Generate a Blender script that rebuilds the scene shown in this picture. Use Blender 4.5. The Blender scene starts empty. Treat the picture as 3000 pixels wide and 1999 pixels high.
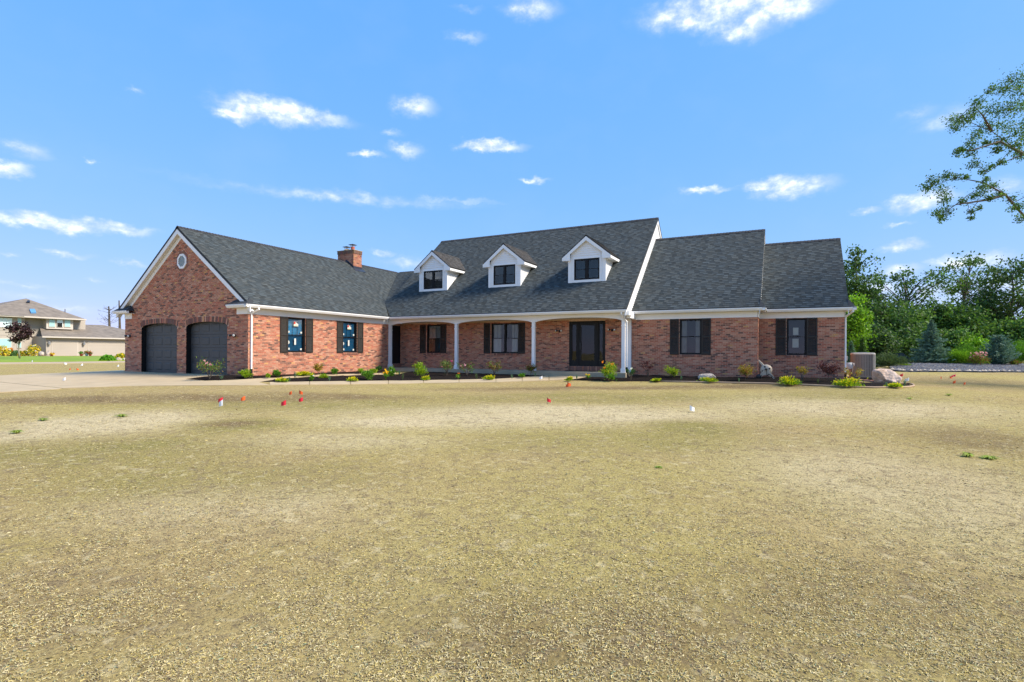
import bpy, bmesh, math, random
import numpy as np
from mathutils import Vector, Matrix
from mathutils.geometry import delaunay_2d_cdt

random.seed(7); RNG = np.random.default_rng(7)
scene = bpy.context.scene
COL = scene.collection

# ------------------------------------------------------------------ camera
FPX, YAW, YH, CH, ROLL = 1563.262, 0.4748, 1033.956, 1.0374, 0.0054     # solved from the photograph (3000 x 1999)
CA, SA = math.cos(YAW), math.sin(YAW)
cam_d = bpy.data.cameras.new('camera'); cam = bpy.data.objects.new('camera', cam_d); COL.objects.link(cam)
cam_d.sensor_width = 36.0; cam_d.lens = 36.0 * FPX / 3000.0
cam_d.shift_y = (YH - 999.5) / 3000.0
cam_d.clip_start = 0.05; cam_d.clip_end = 6000
cam.location = (0, 0, CH)
cam.rotation_mode = 'QUATERNION'
_m = Matrix.Rotation(YAW, 3, 'Z') @ Matrix.Rotation(math.pi / 2, 3, 'X') @ Matrix.Rotation(ROLL, 3, 'Z')
cam.rotation_quaternion = _m.to_quaternion()
scene.camera = cam

# ------------------------------------------------------------------ light
SUN_AZ = math.radians(12)     # from +X (the right-hand side of the house) towards +Y (behind it)
SUN_EL = math.radians(43)
sdir = Vector((math.cos(SUN_EL) * math.cos(SUN_AZ), math.cos(SUN_EL) * math.sin(SUN_AZ), math.sin(SUN_EL)))
sun_d = bpy.data.lights.new('sun', 'SUN'); sun = bpy.data.objects.new('sun', sun_d); COL.objects.link(sun)
sun_d.energy = 2.05; sun_d.angle = math.radians(14.0); sun_d.color = (1.0, 0.90, 0.76)
sun.rotation_mode = 'QUATERNION'; sun.rotation_quaternion = sdir.to_track_quat('Z', 'Y')
sun.location = (30, 0, 40)

def px_dir(u, v):
    x, y = u - 1500.0, v - YH
    c, s = math.cos(ROLL), math.sin(ROLL)
    X, Y = x * c + y * s, -x * s + y * c
    k, m = X / FPX, -Y / FPX
    return Vector((-SA + k * CA, CA + k * SA, m))

world = bpy.data.worlds.new('World'); scene.world = world; world.use_nodes = True
def build_world():
    nt = world.node_tree; N = nt.nodes; L = nt.links
    for n in list(N): N.remove(n)
    out = N.new('ShaderNodeOutputWorld'); bg = N.new('ShaderNodeBackground'); L.new(bg.outputs[0], out.inputs[0])
    bg.inputs[1].default_value = 0.15
    sky = N.new('ShaderNodeTexSky'); sky.sky_type = 'NISHITA'; sky.sun_disc = False
    sky.sun_elevation = SUN_EL; sky.sun_rotation = math.pi / 2 - SUN_AZ
    sky.altitude = 200; sky.air_density = 1.0; sky.dust_density = 0.0; sky.ozone_density = 3.0
    def m(op, a, b=None, clamp=False):
        n = N.new('ShaderNodeMath'); n.operation = op; n.use_clamp = clamp
        for i, x in enumerate((a, b)):
            if x is None: continue
            if isinstance(x, (int, float)): n.inputs[i].default_value = x
            else: L.new(x, n.inputs[i])
        return n.outputs[0]
    sc_ = N.new('ShaderNodeSeparateColor'); L.new(sky.outputs[0], sc_.inputs[0]); cc_ = N.new('ShaderNodeCombineColor')
    for i, (g_, k_) in enumerate(((.66, .365), (.30, .815), (.10, 1.86))): L.new(m('MULTIPLY', m('POWER', sc_.outputs[i], g_), k_), cc_.inputs[i])   # softer, camera-like roll-off towards the horizon
    tc = N.new('ShaderNodeTexCoord'); sp = N.new('ShaderNodeSeparateXYZ'); L.new(tc.outputs['Generated'], sp.inputs[0])
    az = m('ARCTAN2', sp.outputs[0], sp.outputs[1]); el = m('ARCSINE', sp.outputs[2])
    cb = N.new('ShaderNodeCombineXYZ'); L.new(az, cb.inputs[0]); L.new(el, cb.inputs[1])
    # edge break-up of the clouds
    mp = N.new('ShaderNodeMapping'); mp.inputs['Scale'].default_value = (1, 1.5, 1); L.new(cb.outputs[0], mp.inputs[0])
    n1 = N.new('ShaderNodeTexNoise'); n1.inputs['Scale'].default_value = 26; n1.inputs['Detail'].default_value = 9; n1.inputs['Roughness'].default_value = 0.62; L.new(mp.outputs[0], n1.inputs[0])
    n2 = N.new('ShaderNodeTexNoise'); n2.inputs['Scale'].default_value = 9; n2.inputs['Detail'].default_value = 4; L.new(mp.outputs[0], n2.inputs[0])
    warp = N.new('ShaderNodeVectorMath'); warp.operation = 'MULTIPLY_ADD'
    L.new(n1.outputs['Color'], warp.inputs[0]); warp.inputs[1].default_value = (0.055, 0.036, 0); L.new(cb.outputs[0], warp.inputs[2])
    shift = N.new('ShaderNodeVectorMath'); shift.operation = 'ADD'; shift.inputs[1].default_value = (-0.0275, -0.018, 0); L.new(warp.outputs[0], shift.inputs[0])
    # clouds: (u, v, half width, half height) in photograph pixels, and strength
    C = [(790,325,150,38,1),(870,335,150,26,1),(690,335,70,24,.8),(1215,310,65,36,.8),(1150,390,38,12,.4),(1190,440,55,22,.7),(1075,455,50,11,.75),
         (1440,432,95,19,1),(1565,525,40,10,.75),(2060,560,80,13,.9),(2255,535,85,18,.95),(2330,550,120,30,.95),
         (2080,25,210,58,1),(2290,10,150,60,1),(2180,75,110,50,.8),(1560,25,85,35,.7),(1370,105,60,20,.5),(1370,25,55,12,.35),
         (160,655,190,22,.95),(330,665,130,18,.9),(80,440,80,30,.6),(30,495,70,20,.85),(395,258,27,12,.5),(277,468,20,9,.5),
         (190,742,85,12,.6),(380,770,65,10,.6),(30,745,40,8,.5),(1000,578,420,18,.5),(1330,588,180,10,.4),
         (2700,590,110,28,1),(2540,617,45,10,.6),(2650,725,65,16,.85),(2780,345,130,36,.45),(2690,330,70,24,.4),(2640,790,70,20,.7),(2850,765,150,24,.75),(2960,545,110,30,.5),(2640,655,45,8,.5),
         (1120,740,45,10,.6),(1190,770,90,22,.5),(90,870,110,14,.4),(200,905,150,16,.45),(80,835,90,9,.4),(280,825,50,9,.35),(2560,850,130,40,.6),(2750,860,140,40,.6),(2930,840,140,40,.6)]
    blobs = []
    for u, v, w, h, s in C:
        d = px_dir(u, v).normalized(); dw = px_dir(u + w, v).normalized(); dh = px_dir(u, v - h).normalized()
        a0, e0 = math.atan2(d.x, d.y), math.asin(d.z)
        blobs.append((a0, e0, abs(math.atan2(dw.x, dw.y) - a0), abs(math.asin(dh.z) - e0), s))
    r = random.Random(5)
    fan = [-0.4748 + x for x in (-0.9, 0.95)]
    for i in range(70):                                   # unseen clouds added outside the view, cover enlarged to brighten the shade
        a0 = r.uniform(fan[1], fan[0] + 2 * math.pi); a0 = (a0 + math.pi) % (2 * math.pi) - math.pi
        e0 = r.uniform(0.03, 1.1); w = r.uniform(0.05, 0.18)
        blobs.append((a0, e0, w, w * r.uniform(.25, .45), r.uniform(.6, 1)))
    acc = None
    for a0, e0, w, h, s in blobs:
        mpn = N.new('ShaderNodeVectorMath'); mpn.operation = 'MULTIPLY_ADD'
        mpn.inputs[1].default_value = (1 / w, 1 / h, 0); mpn.inputs[2].default_value = (-a0 / w, -e0 / h, 0)
        L.new(shift.outputs[0], mpn.inputs[0])
        ln = N.new('ShaderNodeVectorMath'); ln.operation = 'LENGTH'; L.new(mpn.outputs[0], ln.inputs[0])
        q = m('MULTIPLY_ADD', ln.outputs['Value'], -s / 1.2); q.node.inputs[2].default_value = 1.45 * s / 1.2
        acc = q if acc is None else m('MAXIMUM', acc, q)
    mrc = N.new('ShaderNodeMapRange'); mrc.interpolation_type = 'SMOOTHERSTEP'; L.new(acc, mrc.inputs[0]); acc = mrc.outputs[0]
    # carve with fine noise
    nn = m('MULTIPLY_ADD', n1.outputs['Fac'], 2.1); nn.node.inputs[2].default_value = -0.40
    dens = m('MULTIPLY', acc, nn, True)
    veil = N.new('ShaderNodeMapRange'); veil.inputs[1].default_value = 0.48; veil.inputs[2].default_value = 0.8; veil.inputs[3].default_value = 0; veil.inputs[4].default_value = 0.05
    L.new(n2.outputs['Fac'], veil.inputs[0])
    dens2 = m('MAXIMUM', m('POWER', dens, 0.85, True), veil.outputs[0])
    ccol = N.new('ShaderNodeMix'); ccol.data_type = 'RGBA'
    ccol.inputs[6].default_value = (1.45, 1.68, 2.05, 1); ccol.inputs[7].default_value = (3.2, 3.2, 3.2, 1)
    lump = N.new('ShaderNodeMapRange'); lump.inputs[1].default_value = .36; lump.inputs[2].default_value = .62; L.new(n1.outputs['Fac'], lump.inputs[0])
    L.new(m('MULTIPLY', m('POWER', dens, 0.8, True), lump.outputs[0], True), ccol.inputs[0])
    mx = N.new('ShaderNodeMix'); mx.data_type = 'RGBA'; L.new(m('MULTIPLY', dens2, 0.93), mx.inputs[0]); L.new(cc_.outputs[0], mx.inputs[6]); L.new(ccol.outputs[2], mx.inputs[7])
    L.new(mx.outputs[2], bg.inputs[0])
build_world()
world.cycles.sampling_method = 'MANUAL'; world.cycles.sample_map_resolution = 512
scene.view_settings.view_transform = 'Standard'; scene.view_settings.look = 'None'
scene.view_settings.exposure = 1.74; scene.view_settings.gamma = 1.0; scene.view_settings.use_curve_mapping = False
scene.cycles.max_bounces = 6; scene.cycles.transparent_max_bounces = 8; scene.cycles.caustics_reflective = False; scene.cycles.caustics_refractive = False
scene.cycles.sample_clamp_indirect = 6.0

# ------------------------------------------------------------------ house numbers (metres)
XA0, XA1, YA = -29.184, -19.986, 14.774           # garage front gable wall
YP, YB, Y3 = 23.579, 24.749, 26.021               # porch posts, porch/bedroom wall, set-back wall
X2L, X2R, X3R = -6.407, -1.074, 2.140
H, OV, ZG = 2.60, 0.40, 2.98
XM = (XA0 + XA1) / 2; XG = XA1 + OV; YG = YP - OV
SG, HG = 0.7417, 6.689; S = 0.8428
XML, XMR, YR, HR = -20.643, -6.283, 29.723, 8.496
YL = 29.985; ZK = 3.90; YK = YG + (ZK - ZG) / S; XK = XG - (ZK - ZG) / SG
YG2, YR2, HR2, X2RR = YB - OV, 29.419, 7.254, -0.967
YG3, YR3, HR3, X3RR = Y3 - OV, 29.922, 6.606, 2.276

def sstep(a, b, x):
    t = min(1, max(0, (x - a) / (b - a))); return t * t * (3 - 2 * t)
def lerp_tab(tab, x):
    for (x0, y0), (x1, y1) in zip(tab, tab[1:]):
        if x <= x1: return y0 + (y1 - y0) * max(0, (x - x0)) / (x1 - x0)
    return tab[-1][1]
def rect_dist(x, y, x0, y0, x1, y1):
    return math.hypot(max(x0 - x, 0, x - x1), max(y0 - y, 0, y - y1))
GTAB = [(0, 0), (.4, .03), (2.5, .2), (8, .36), (20, .56), (40, .62)]
FTAB = [(0, 0), (46, 0), (60, .12), (80, .25), (200, .3)]
def ground_z(x, y):
    d = -x * SA + y * CA
    D = min(rect_dist(x, y, XA0, YA, XA1, 40), rect_dist(x, y, XA1, 24.2, 2.14, 36))
    z = -lerp_tab(GTAB, D) * (1 - sstep(22, 34, d))
    lat = (x * CA + y * SA) / max(d, 1)
    return z + lerp_tab(FTAB, d) + .32 * sstep(33.2, 38, d) * sstep(.66, .74, lat)
def at(u, v, off=0.0):
    """photograph pixel -> point on the ground"""
    d = px_dir(u, v); t = 0.5; f0 = None
    while t < 600:
        p = d * t; f = CH + p.z - ground_z(p.x, p.y) - off
        if f <= 0:
            lo, hi = t / 1.02, t
            for _ in range(30):
                mid = (lo + hi) / 2; p = d * mid
                if CH + p.z - ground_z(p.x, p.y) - off > 0: lo = mid
                else: hi = mid
            p = d * hi
            return Vector((p.x, p.y, CH + p.z))
        t *= 1.02
    p = d * t; return Vector((p.x, p.y, CH + p.z))
def on_depth(u, v, dep):
    p = px_dir(u, v) * dep; return Vector((p.x, p.y, p.z + CH))
def depth(p): return -p.x * SA + p.y * CA
def onX(u, v, X):
    d = px_dir(u, v); p = d * (X / d.x); return Vector((p.x, p.y, p.z + CH))

# ------------------------------------------------------------------ materials
def new_mat(name):
    m = bpy.data.materials.new(name); m.use_nodes = True
    nt = m.node_tree; return m, nt, nt.nodes, nt.links, nt.nodes['Principled BSDF']
def ramp(N, stops):
    r = N.new('ShaderNodeValToRGB'); e = r.color_ramp.elements
    while len(e) < len(stops): e.new(0.5)
    for el, (p, c) in zip(e, stops): el.position = p; el.color = (*c, 1)
    return r
def mat_plain(name, col, rough=0.6, var=0.12, scale=6, bump=0.0, metal=0.0, spec=0.5, bscale=None):
    m, nt, N, L, b = new_mat(name)
    tc = N.new('ShaderNodeTexCoord'); n = N.new('ShaderNodeTexNoise'); n.inputs['Scale'].default_value = scale; n.inputs['Detail'].default_value = 5
    L.new(tc.outputs['Object'], n.inputs[0])
    r = ramp(N, [(.3, tuple(c * (1 - var) for c in col)), (.7, tuple(min(1, c * (1 + var)) for c in col))])
    L.new(n.outputs['Fac'], r.inputs[0]); L.new(r.outputs[0], b.inputs['Base Color'])
    b.inputs['Roughness'].default_value = rough; b.inputs['Metallic'].default_value = metal; b.inputs['Specular IOR Level'].default_value = spec
    if bump:
        n2 = N.new('ShaderNodeTexNoise'); n2.inputs['Scale'].default_value = bscale or scale * 6; n2.inputs['Detail'].default_value = 6; L.new(tc.outputs['Object'], n2.inputs[0])
        bp = N.new('ShaderNodeBump'); bp.inputs['Strength'].default_value = bump; bp.inputs['Distance'].default_value = 0.02
        L.new(n2.outputs['Fac'], bp.inputs['Height']); L.new(bp.outputs[0], b.inputs['Normal'])
    return m
def mat_attr(name, rough=0.8, var=0.18, scale=25, bump=0.3, spec=0.3, bscale=90, bdist=0.006):
    """colour comes from the piece's own tint, broken up by noise"""
    m, nt, N, L, b = new_mat(name)
    a = N.new('ShaderNodeAttribute'); a.attribute_name = 'tint'
    g = N.new('ShaderNodeNewGeometry')
    n = N.new('ShaderNodeTexNoise'); n.inputs['Scale'].default_value = scale; n.inputs['Detail'].default_value = 5; L.new(g.outputs['Position'], n.inputs[0])
    mr = N.new('ShaderNodeMapRange'); mr.inputs[1].default_value = .25; mr.inputs[2].default_value = .75; mr.inputs[3].default_value = 1 - var; mr.inputs[4].default_value = 1 + var
    L.new(n.outputs['Fac'], mr.inputs[0])
    mx = N.new('ShaderNodeVectorMath'); mx.operation = 'SCALE'; L.new(a.outputs['Color'], mx.inputs[0]); L.new(mr.outputs[0], mx.inputs['Scale'])
    L.new(mx.outputs[0], b.inputs['Base Color']); b.inputs['Roughness'].default_value = rough; b.inputs['Specular IOR Level'].default_value = spec
    if bump:
        n2 = N.new('ShaderNodeTexNoise'); n2.inputs['Scale'].default_value = bscale; n2.inputs['Detail'].default_value = 4; L.new(g.outputs['Position'], n2.inputs[0])
        bp = N.new('ShaderNodeBump'); bp.inputs['Strength'].default_value = bump; bp.inputs['Distance'].default_value = bdist
        L.new(n2.outputs['Fac'], bp.inputs['Height']); L.new(bp.outputs[0], b.inputs['Normal'])
    return m
def mat_leaf(name, trans=0.35, rough=0.55):
    m, nt, N, L, b = new_mat(name)
    a = N.new('ShaderNodeAttribute'); a.attribute_name = 'tint'
    L.new(a.outputs['Color'], b.inputs['Base Color']); b.inputs['Roughness'].default_value = rough; b.inputs['Specular IOR Level'].default_value = 0.25
    t = N.new('ShaderNodeBsdfTranslucent'); sc = N.new('ShaderNodeVectorMath'); sc.operation = 'MULTIPLY'; sc.inputs[1].default_value = (1.25, 1.3, .7)
    L.new(a.outputs['Color'], sc.inputs[0]); L.new(sc.outputs[0], t.inputs[0])
    mx = N.new('ShaderNodeMixShader'); mx.inputs[0].default_value = trans
    L.new(b.outputs[0], mx.inputs[1]); L.new(t.outputs[0], mx.inputs[2]); L.new(mx.outputs[0], N['Material Output'].inputs[0])
    return m
def mat_glass(name, tint=(0.75, 0.85, 0.88), refl=0.22):
    m, nt, N, L, b = new_mat(name)
    tr = N.new('ShaderNodeBsdfTransparent'); tr.inputs[0].default_value = (*tint, 1)
    gl = N.new('ShaderNodeBsdfGlossy'); gl.inputs['Roughness'].default_value = 0.015; gl.inputs[0].default_value = (1, 1, 1, 1)
    tc = N.new('ShaderNodeTexCoord'); n = N.new('ShaderNodeTexNoise'); n.inputs['Scale'].default_value = 1.6; L.new(tc.outputs['Object'], n.inputs[0])
    bp = N.new('ShaderNodeBump'); bp.inputs['Strength'].default_value = 0.05; bp.inputs['Distance'].default_value = 0.05; L.new(n.outputs['Fac'], bp.inputs['Height']); L.new(bp.outputs[0], gl.inputs['Normal'])
    lw = N.new('ShaderNodeFresnel'); lw.inputs[0].default_value = 1.5
    ad = N.new('ShaderNodeMath'); ad.operation = 'ADD'; ad.inputs[1].default_value = refl; ad.use_clamp = True; L.new(lw.outputs[0], ad.inputs[0])
    mx = N.new('ShaderNodeMixShader'); L.new(ad.outputs[0], mx.inputs[0]); L.new(tr.outputs[0], mx.inputs[1]); L.new(gl.outputs[0], mx.inputs[2])
    L.new(mx.outputs[0], N['Material Output'].inputs[0]); return m

M = {}
M['brick'] = mat_attr('brick', 0.85, .2, 30, .35)
M['mortar'] = mat_plain('mortar', (.56, .385, .285), .95, .14, 9, .3)
M['shingle'] = mat_attr('shingle', 0.95, .22, 60, .5, spec=.15, bscale=220, bdist=.004)
M['roof_felt'] = mat_plain('roof_felt', (.035, .038, .042), .95, .1, 8)
M['white'] = mat_plain('white_paint', (.86, .86, .86), .45, .03, 2)
M['siding'] = mat_plain('white_siding', (.85, .85, .85), .5, .03, 2)
M['soffit'] = mat_plain('soffit', (.66, .63, .57), .6, .04, 3)
M['black'] = mat_plain('black_frame', (.012, .012, .013), .5, .1, 5, spec=.2)
M['shutter'] = mat_plain('black_brown_shutter', (.034, .028, .024), .5, .12, 7, spec=.3)
M['louvre'] = mat_plain('shutter_louvre', (.050, .044, .038), .42, .12, 7)
M['garage_door'] = mat_plain('charcoal_garage_door', (.048, .052, .056), .5, .08, 3)
M['jamb'] = mat_plain('black_jamb', (.010, .011, .012), .6, .1, 4, spec=.2)
M['glass'] = mat_glass('window_glass', (.92, .95, .95), .012)
M['door_glass'] = mat_glass('door_glass', (.5, .58, .55), .0)
M['dark_room'] = mat_plain('dark_room', (.012, .024, .032), .9, .2, 2)
M['blue_film'] = mat_plain('blue_film', (.035, .24, .46), .35, .25, 2.2)
M['curtain'] = mat_plain('curtain', (.30, .31, .29), .9, .12, 3)
M['paper'] = mat_plain('paper', (.58, .59, .54), .8, .05, 5)
M['red_print'] = mat_plain('red_print', (.5, .04, .03), .7, .05, 5)
M['dark_print'] = mat_plain('dark_print', (.03, .05, .09), .7, .05, 5)
M['yellow_print'] = mat_plain('yellow_print', (.6, .5, .2), .7, .05, 5)
M['door'] = mat_plain('black_door', (.012, .013, .014), .4, .1, 3, spec=.2)
M['concrete'] = mat_plain('light_concrete', (.46, .355, .215), .85, .10, 1.3, .25, bscale=40)
M['concrete_grey'] = mat_plain('grey_concrete', (.38, .32, .225), .9, .12, 1.5, .3, bscale=30)
M['metal_dark'] = mat_plain('dark_metal', (.05, .05, .055), .4, .1, 6, metal=.6)
M['metal_grey'] = mat_plain('grey_metal', (.30, .31, .32), .45, .1, 6, metal=.4)
M['flash'] = mat_plain('chimney_flashing', (.030, .040, .060), .5, .1, 4, metal=.3)
M['lamp_glass'] = mat_plain('lamp_glass', (.75, .74, .70), .2, .02, 4)
M['leaf'] = mat_leaf('leaf'); M['needle'] = mat_leaf('needle', .15, .6); M['flower'] = mat_leaf('petal', .3, .6)
M['bark'] = mat_plain('bark', (.10, .08, .06), .95, .3, 4, .6)
M['pale_bark'] = mat_plain('pale_bark', (.30, .26, .21), .9, .2, 5, .4)
M['boulder'] = None
M['pebble'] = mat_attr('pebble', .8, .25, 30, .3)
M['mat'] = mat_plain('doormat', (.02, .022, .028), .95, .2, 30, .3)
M['reel'] = mat_plain('taupe_plastic', (.52, .42, .31), .5, .05, 4)
M['reel_dark'] = mat_plain('dark_plastic', (.030, .028, .028), .5, .08, 5)
M['ac'] = mat_plain('beige_steel', (.25, .24, .225), .5, .06, 4, metal=.1)
M['ac_light'] = mat_plain('pale_beige_steel', (.46, .43, .38), .5, .05, 4)
M['meter'] = mat_plain('grey_meter', (.42, .45, .46), .5, .05, 4)
M['red_pipe'] = mat_plain('red_pipe', (.30, .03, .03), .5, .1, 6)
M['n_siding'] = mat_plain('taupe_siding', (.41, .365, .31), .8, .04, .4)
M['n_trim'] = mat_plain('cream_trim', (.53, .48, .42), .7, .03, .4)
M['n_roof'] = mat_plain('brown_shingles', (.20, .165, .13), .95, .22, 1.4, .3)
M['n_glass'] = mat_plain('pale_teal_blind', (.36, .60, .58), .15, .06, .5, spec=.6)
M['n_glass_light'] = mat_plain('pale_blind', (.70, .88, .92), .15, .04, .5, spec=.6)
M['skylight'] = mat_plain('blue_skylight', (.12, .30, .52), .12, .05, 1)
M['terracotta'] = mat_plain('terracotta', (.42, .10, .06), .7, .1, 4)
M['blue_pot'] = mat_plain('blue_pot', (.16, .38, .52), .4, .1, 4)
M['paver'] = mat_plain('red_paver', (.42, .20, .14), .9, .2, 5, .3)

def mat_grass():
    m, nt, N, L, b = new_mat('green_lawn')
    g = N.new('ShaderNodeNewGeometry'); n = N.new('ShaderNodeTexNoise'); n.inputs['Scale'].default_value = .35; n.inputs['Detail'].default_value = 8; L.new(g.outputs['Position'], n.inputs[0])
    r = ramp(N, [(.3, (.16, .24, .010)), (.55, (.21, .30, .012)), (.75, (.26, .34, .016))]); L.new(n.outputs['Fac'], r.inputs[0]); L.new(r.outputs[0], b.inputs['Base Color']); b.inputs['Roughness'].default_value = .9
    return m
M['grass'] = mat_grass()

def mat_mulch():
    m, nt, N, L, b = new_mat('dark_mulch')
    g = N.new('ShaderNodeNewGeometry')
    v = N.new('ShaderNodeTexVoronoi'); v.inputs['Scale'].default_value = 38; L.new(g.outputs['Position'], v.inputs[0])
    n = N.new('ShaderNodeTexNoise'); n.inputs['Scale'].default_value = 16; n.inputs['Detail'].default_value = 8; n.inputs['Roughness'].default_value = .7; L.new(g.outputs['Position'], n.inputs[0])
    r = ramp(N, [(.3, (.007, .005, .004)), (.55, (.020, .0145, .012)), (.8, (.055, .040, .031))]); L.new(n.outputs['Fac'], r.inputs[0]); L.new(r.outputs[0], b.inputs['Base Color'])
    b.inputs['Roughness'].default_value = 1; b.inputs['Specular IOR Level'].default_value = .1
    bp = N.new('ShaderNodeBump'); bp.inputs['Strength'].default_value = .8; bp.inputs['Distance'].default_value = .04; L.new(v.outputs[0], bp.inputs['Height']); L.new(bp.outputs[0], b.inputs['Normal'])
    return m
M['mulch'] = mat_mulch()

def mat_rock(name, lo, hi, scale=2.5):
    m, nt, N, L, b = new_mat(name)
    tc = N.new('ShaderNodeTexCoord'); n = N.new('ShaderNodeTexNoise'); n.inputs['Scale'].default_value = scale; n.inputs['Detail'].default_value = 10; n.inputs['Roughness'].default_value = .65; n.inputs['Distortion'].default_value = .6
    L.new(tc.outputs['Object'], n.inputs[0]); r = ramp(N, [(.3, lo), (.48, tuple((a + c) / 2 for a, c in zip(lo, hi))), (.62, hi)]); L.new(n.outputs['Fac'], r.inputs[0]); L.new(r.outputs[0], b.inputs['Base Color'])
    b.inputs['Roughness'].default_value = .9
    n2 = N.new('ShaderNodeTexNoise'); n2.inputs['Scale'].default_value = 14; n2.inputs['Detail'].default_value = 8; L.new(tc.outputs['Object'], n2.inputs[0])
    bp = N.new('ShaderNodeBump'); bp.inputs['Strength'].default_value = .7; bp.inputs['Distance'].default_value = .05; L.new(n2.outputs['Fac'], bp.inputs['Height']); L.new(bp.outputs[0], b.inputs['Normal'])
    return m
M['boulder'] = mat_rock('pink_granite', (.34, .22, .14), (.80, .60, .47))
M['white_rock'] = mat_rock('pale_rock', (.36, .29, .23), (.60, .51, .43), 2)

def mat_flag(name, col):
    return mat_plain(name, col, .5, .04, 8)
M['flag_white'] = mat_flag('white_vinyl', (.82, .84, .86)); M['flag_orange'] = mat_flag('orange_vinyl', (.85, .12, .015)); M['flag_red'] = mat_flag('red_vinyl', (.62, .012, .035)); M['flag_pink'] = mat_flag('pink_vinyl', (.80, .03, .10))
M['wire'] = mat_plain('wire', (.25, .22, .2), .5, .05, 4, metal=.5)

def mat_straw():
    """new lawn: chopped straw over bare soil, with worn pale, olive and brown patches"""
    m, nt, N, L, b = new_mat('straw_lawn')
    g = N.new('ShaderNodeNewGeometry'); P = g.outputs['Position']
    def noise(s, d=4, r=.55, dist=0, vec=P):
        n = N.new('ShaderNodeTexNoise'); n.inputs['Scale'].default_value = s; n.inputs['Detail'].default_value = d; n.inputs['Roughness'].default_value = r; n.inputs['Distortion'].default_value = dist
        L.new(vec, n.inputs[0]); return n.outputs['Fac']
    def mix(f, a, c, mode='MIX'):
        n = N.new('ShaderNodeMix'); n.data_type = 'RGBA'; n.blend_type = mode
        if isinstance(f, float): n.inputs[0].default_value = f
        else: L.new(f, n.inputs[0])
        for i, x in ((6, a), (7, c)):
            if isinstance(x, tuple): n.inputs[i].default_value = (*x, 1)
            else: L.new(x, n.inputs[i])
        return n.outputs[2]
    def mr(x, a, b_, c=0., d=1.):
        n = N.new('ShaderNodeMapRange'); n.interpolation_type = 'SMOOTHSTEP'; n.inputs[1].default_value = a; n.inputs[2].default_value = b_; n.inputs[3].default_value = c; n.inputs[4].default_value = d; L.new(x, n.inputs[0]); return n.outputs[0]
    def mth(op, a, c):
        n = N.new('ShaderNodeMath'); n.operation = op; n.use_clamp = True
        for i, x in enumerate((a, c)):
            if isinstance(x, float): n.inputs[i].default_value = x
            else: L.new(x, n.inputs[i])
        return n.outputs[0]
    big = noise(.16, 3); mid = noise(.9, 4); fine = noise(55, 5, .7, .5); clump = noise(14, 4, .6, .4); grit = noise(160, 3, .7)
    straw = mix(mr(big, .38, .62), (.405, .322, .112), (.395, .292, .125))         # olive straw <-> tan straw
    straw = mix(mr(mid, .45, .75, 0, .55), straw, (.36, .285, .085))
    at_ = N.new('ShaderNodeAttribute'); at_.attribute_name = 'tint'; sep = N.new('ShaderNodeSeparateColor'); L.new(at_.outputs['Color'], sep.inputs[0])
    wob = mr(mid, .3, .7, .8, 1.5)
    for i, c_ in enumerate(((.58, .47, .27), (.270, .228, .065), (.20, .135, .06))):      # pale, olive and brown patches
        straw = mix(mth('MULTIPLY', sep.outputs[i], wob), straw, c_)
    soil = (.070, .050, .036)
    f = mth('MULTIPLY', mr(fine, .50, .36), mr(clump, .64, .40, .25, 1.0))
    col = mix(f, straw, soil)
    col = mix(mr(noise(5.5, 5, .65, .8), .50, .36, 0, .55), col, (.20, .145, .085))
    col = mix(mr(noise(2.1, 6, .7, 1.2), .56, .70, 0, .50), col, (.235, .17, .095))
    col = mix(mr(noise(7, 4, .6, .5), .55, .68, 0, .45), col, (.60, .50, .29))
    col = mix(mr(noise(30, 3, .6, .6), .43, .33, 0, .60), col, (.11, .078, .048))
    col = mix(mr(noise(13, 4, .65, 1.0), .42, .30, 0, .70), col, (.12, .085, .050))
    col = mix(mr(noise(42, 3, .6), .56, .68, 0, .60), col, (.55, .45, .21))
    col = mix(mr(grit, .60, .78, 0, .35), col, (.56, .46, .26))
    col = mix(mth('MULTIPLY', mr(noise(30, 2), .70, .78), mr(noise(3.2, 2), .55, .75)), col, (.20, .27, .20))    # green hydro-mulch dye flecks
    L.new(col, b.inputs['Base Color']); b.inputs['Roughness'].default_value = 1; b.inputs['Specular IOR Level'].default_value = .08
    hsum = N.new('ShaderNodeMath'); hsum.operation = 'ADD'; L.new(fine, hsum.inputs[0]); L.new(clump, hsum.inputs[1])
    bp = N.new('ShaderNodeBump'); bp.inputs['Strength'].default_value = .75; bp.inputs['Distance'].default_value = .022; L.new(hsum.outputs[0], bp.inputs['Height']); L.new(bp.outputs[0], b.inputs['Normal'])
    return m

# ------------------------------------------------------------------ mesh helpers
def wloc(o):
    v = Vector((0, 0, 0))
    while o is not None: v = v + o.location; o = o.parent
    return v
def fast_mesh(name, V, F, cols=None, smooth=False):
    """V (n,3), F (m,k) or list of lists, cols (n,3)"""
    me = bpy.data.meshes.new(name)
    V = np.asarray(V, np.float32)
    if isinstance(F, np.ndarray):
        k = F.shape[1]; me.vertices.add(len(V)); me.vertices.foreach_set('co', V.ravel())
        me.loops.add(F.size); me.loops.foreach_set('vertex_index', F.ravel().astype(np.int32))
        me.polygons.add(len(F)); me.polygons.foreach_set('loop_start', np.arange(0, F.size, k, dtype=np.int32))
        me.update(calc_edges=True)
    else:
        me.from_pydata(V.tolist(), [], F); me.update()
    if cols is not None:
        a = me.attributes.new('tint', 'FLOAT_COLOR', 'POINT')
        c = np.ones((len(V), 4), np.float32); c[:, :3] = cols; a.data.foreach_set('color', c.ravel())
    if smooth: me.polygons.foreach_set('use_smooth', np.ones(len(me.polygons), bool))
    return me
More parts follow.
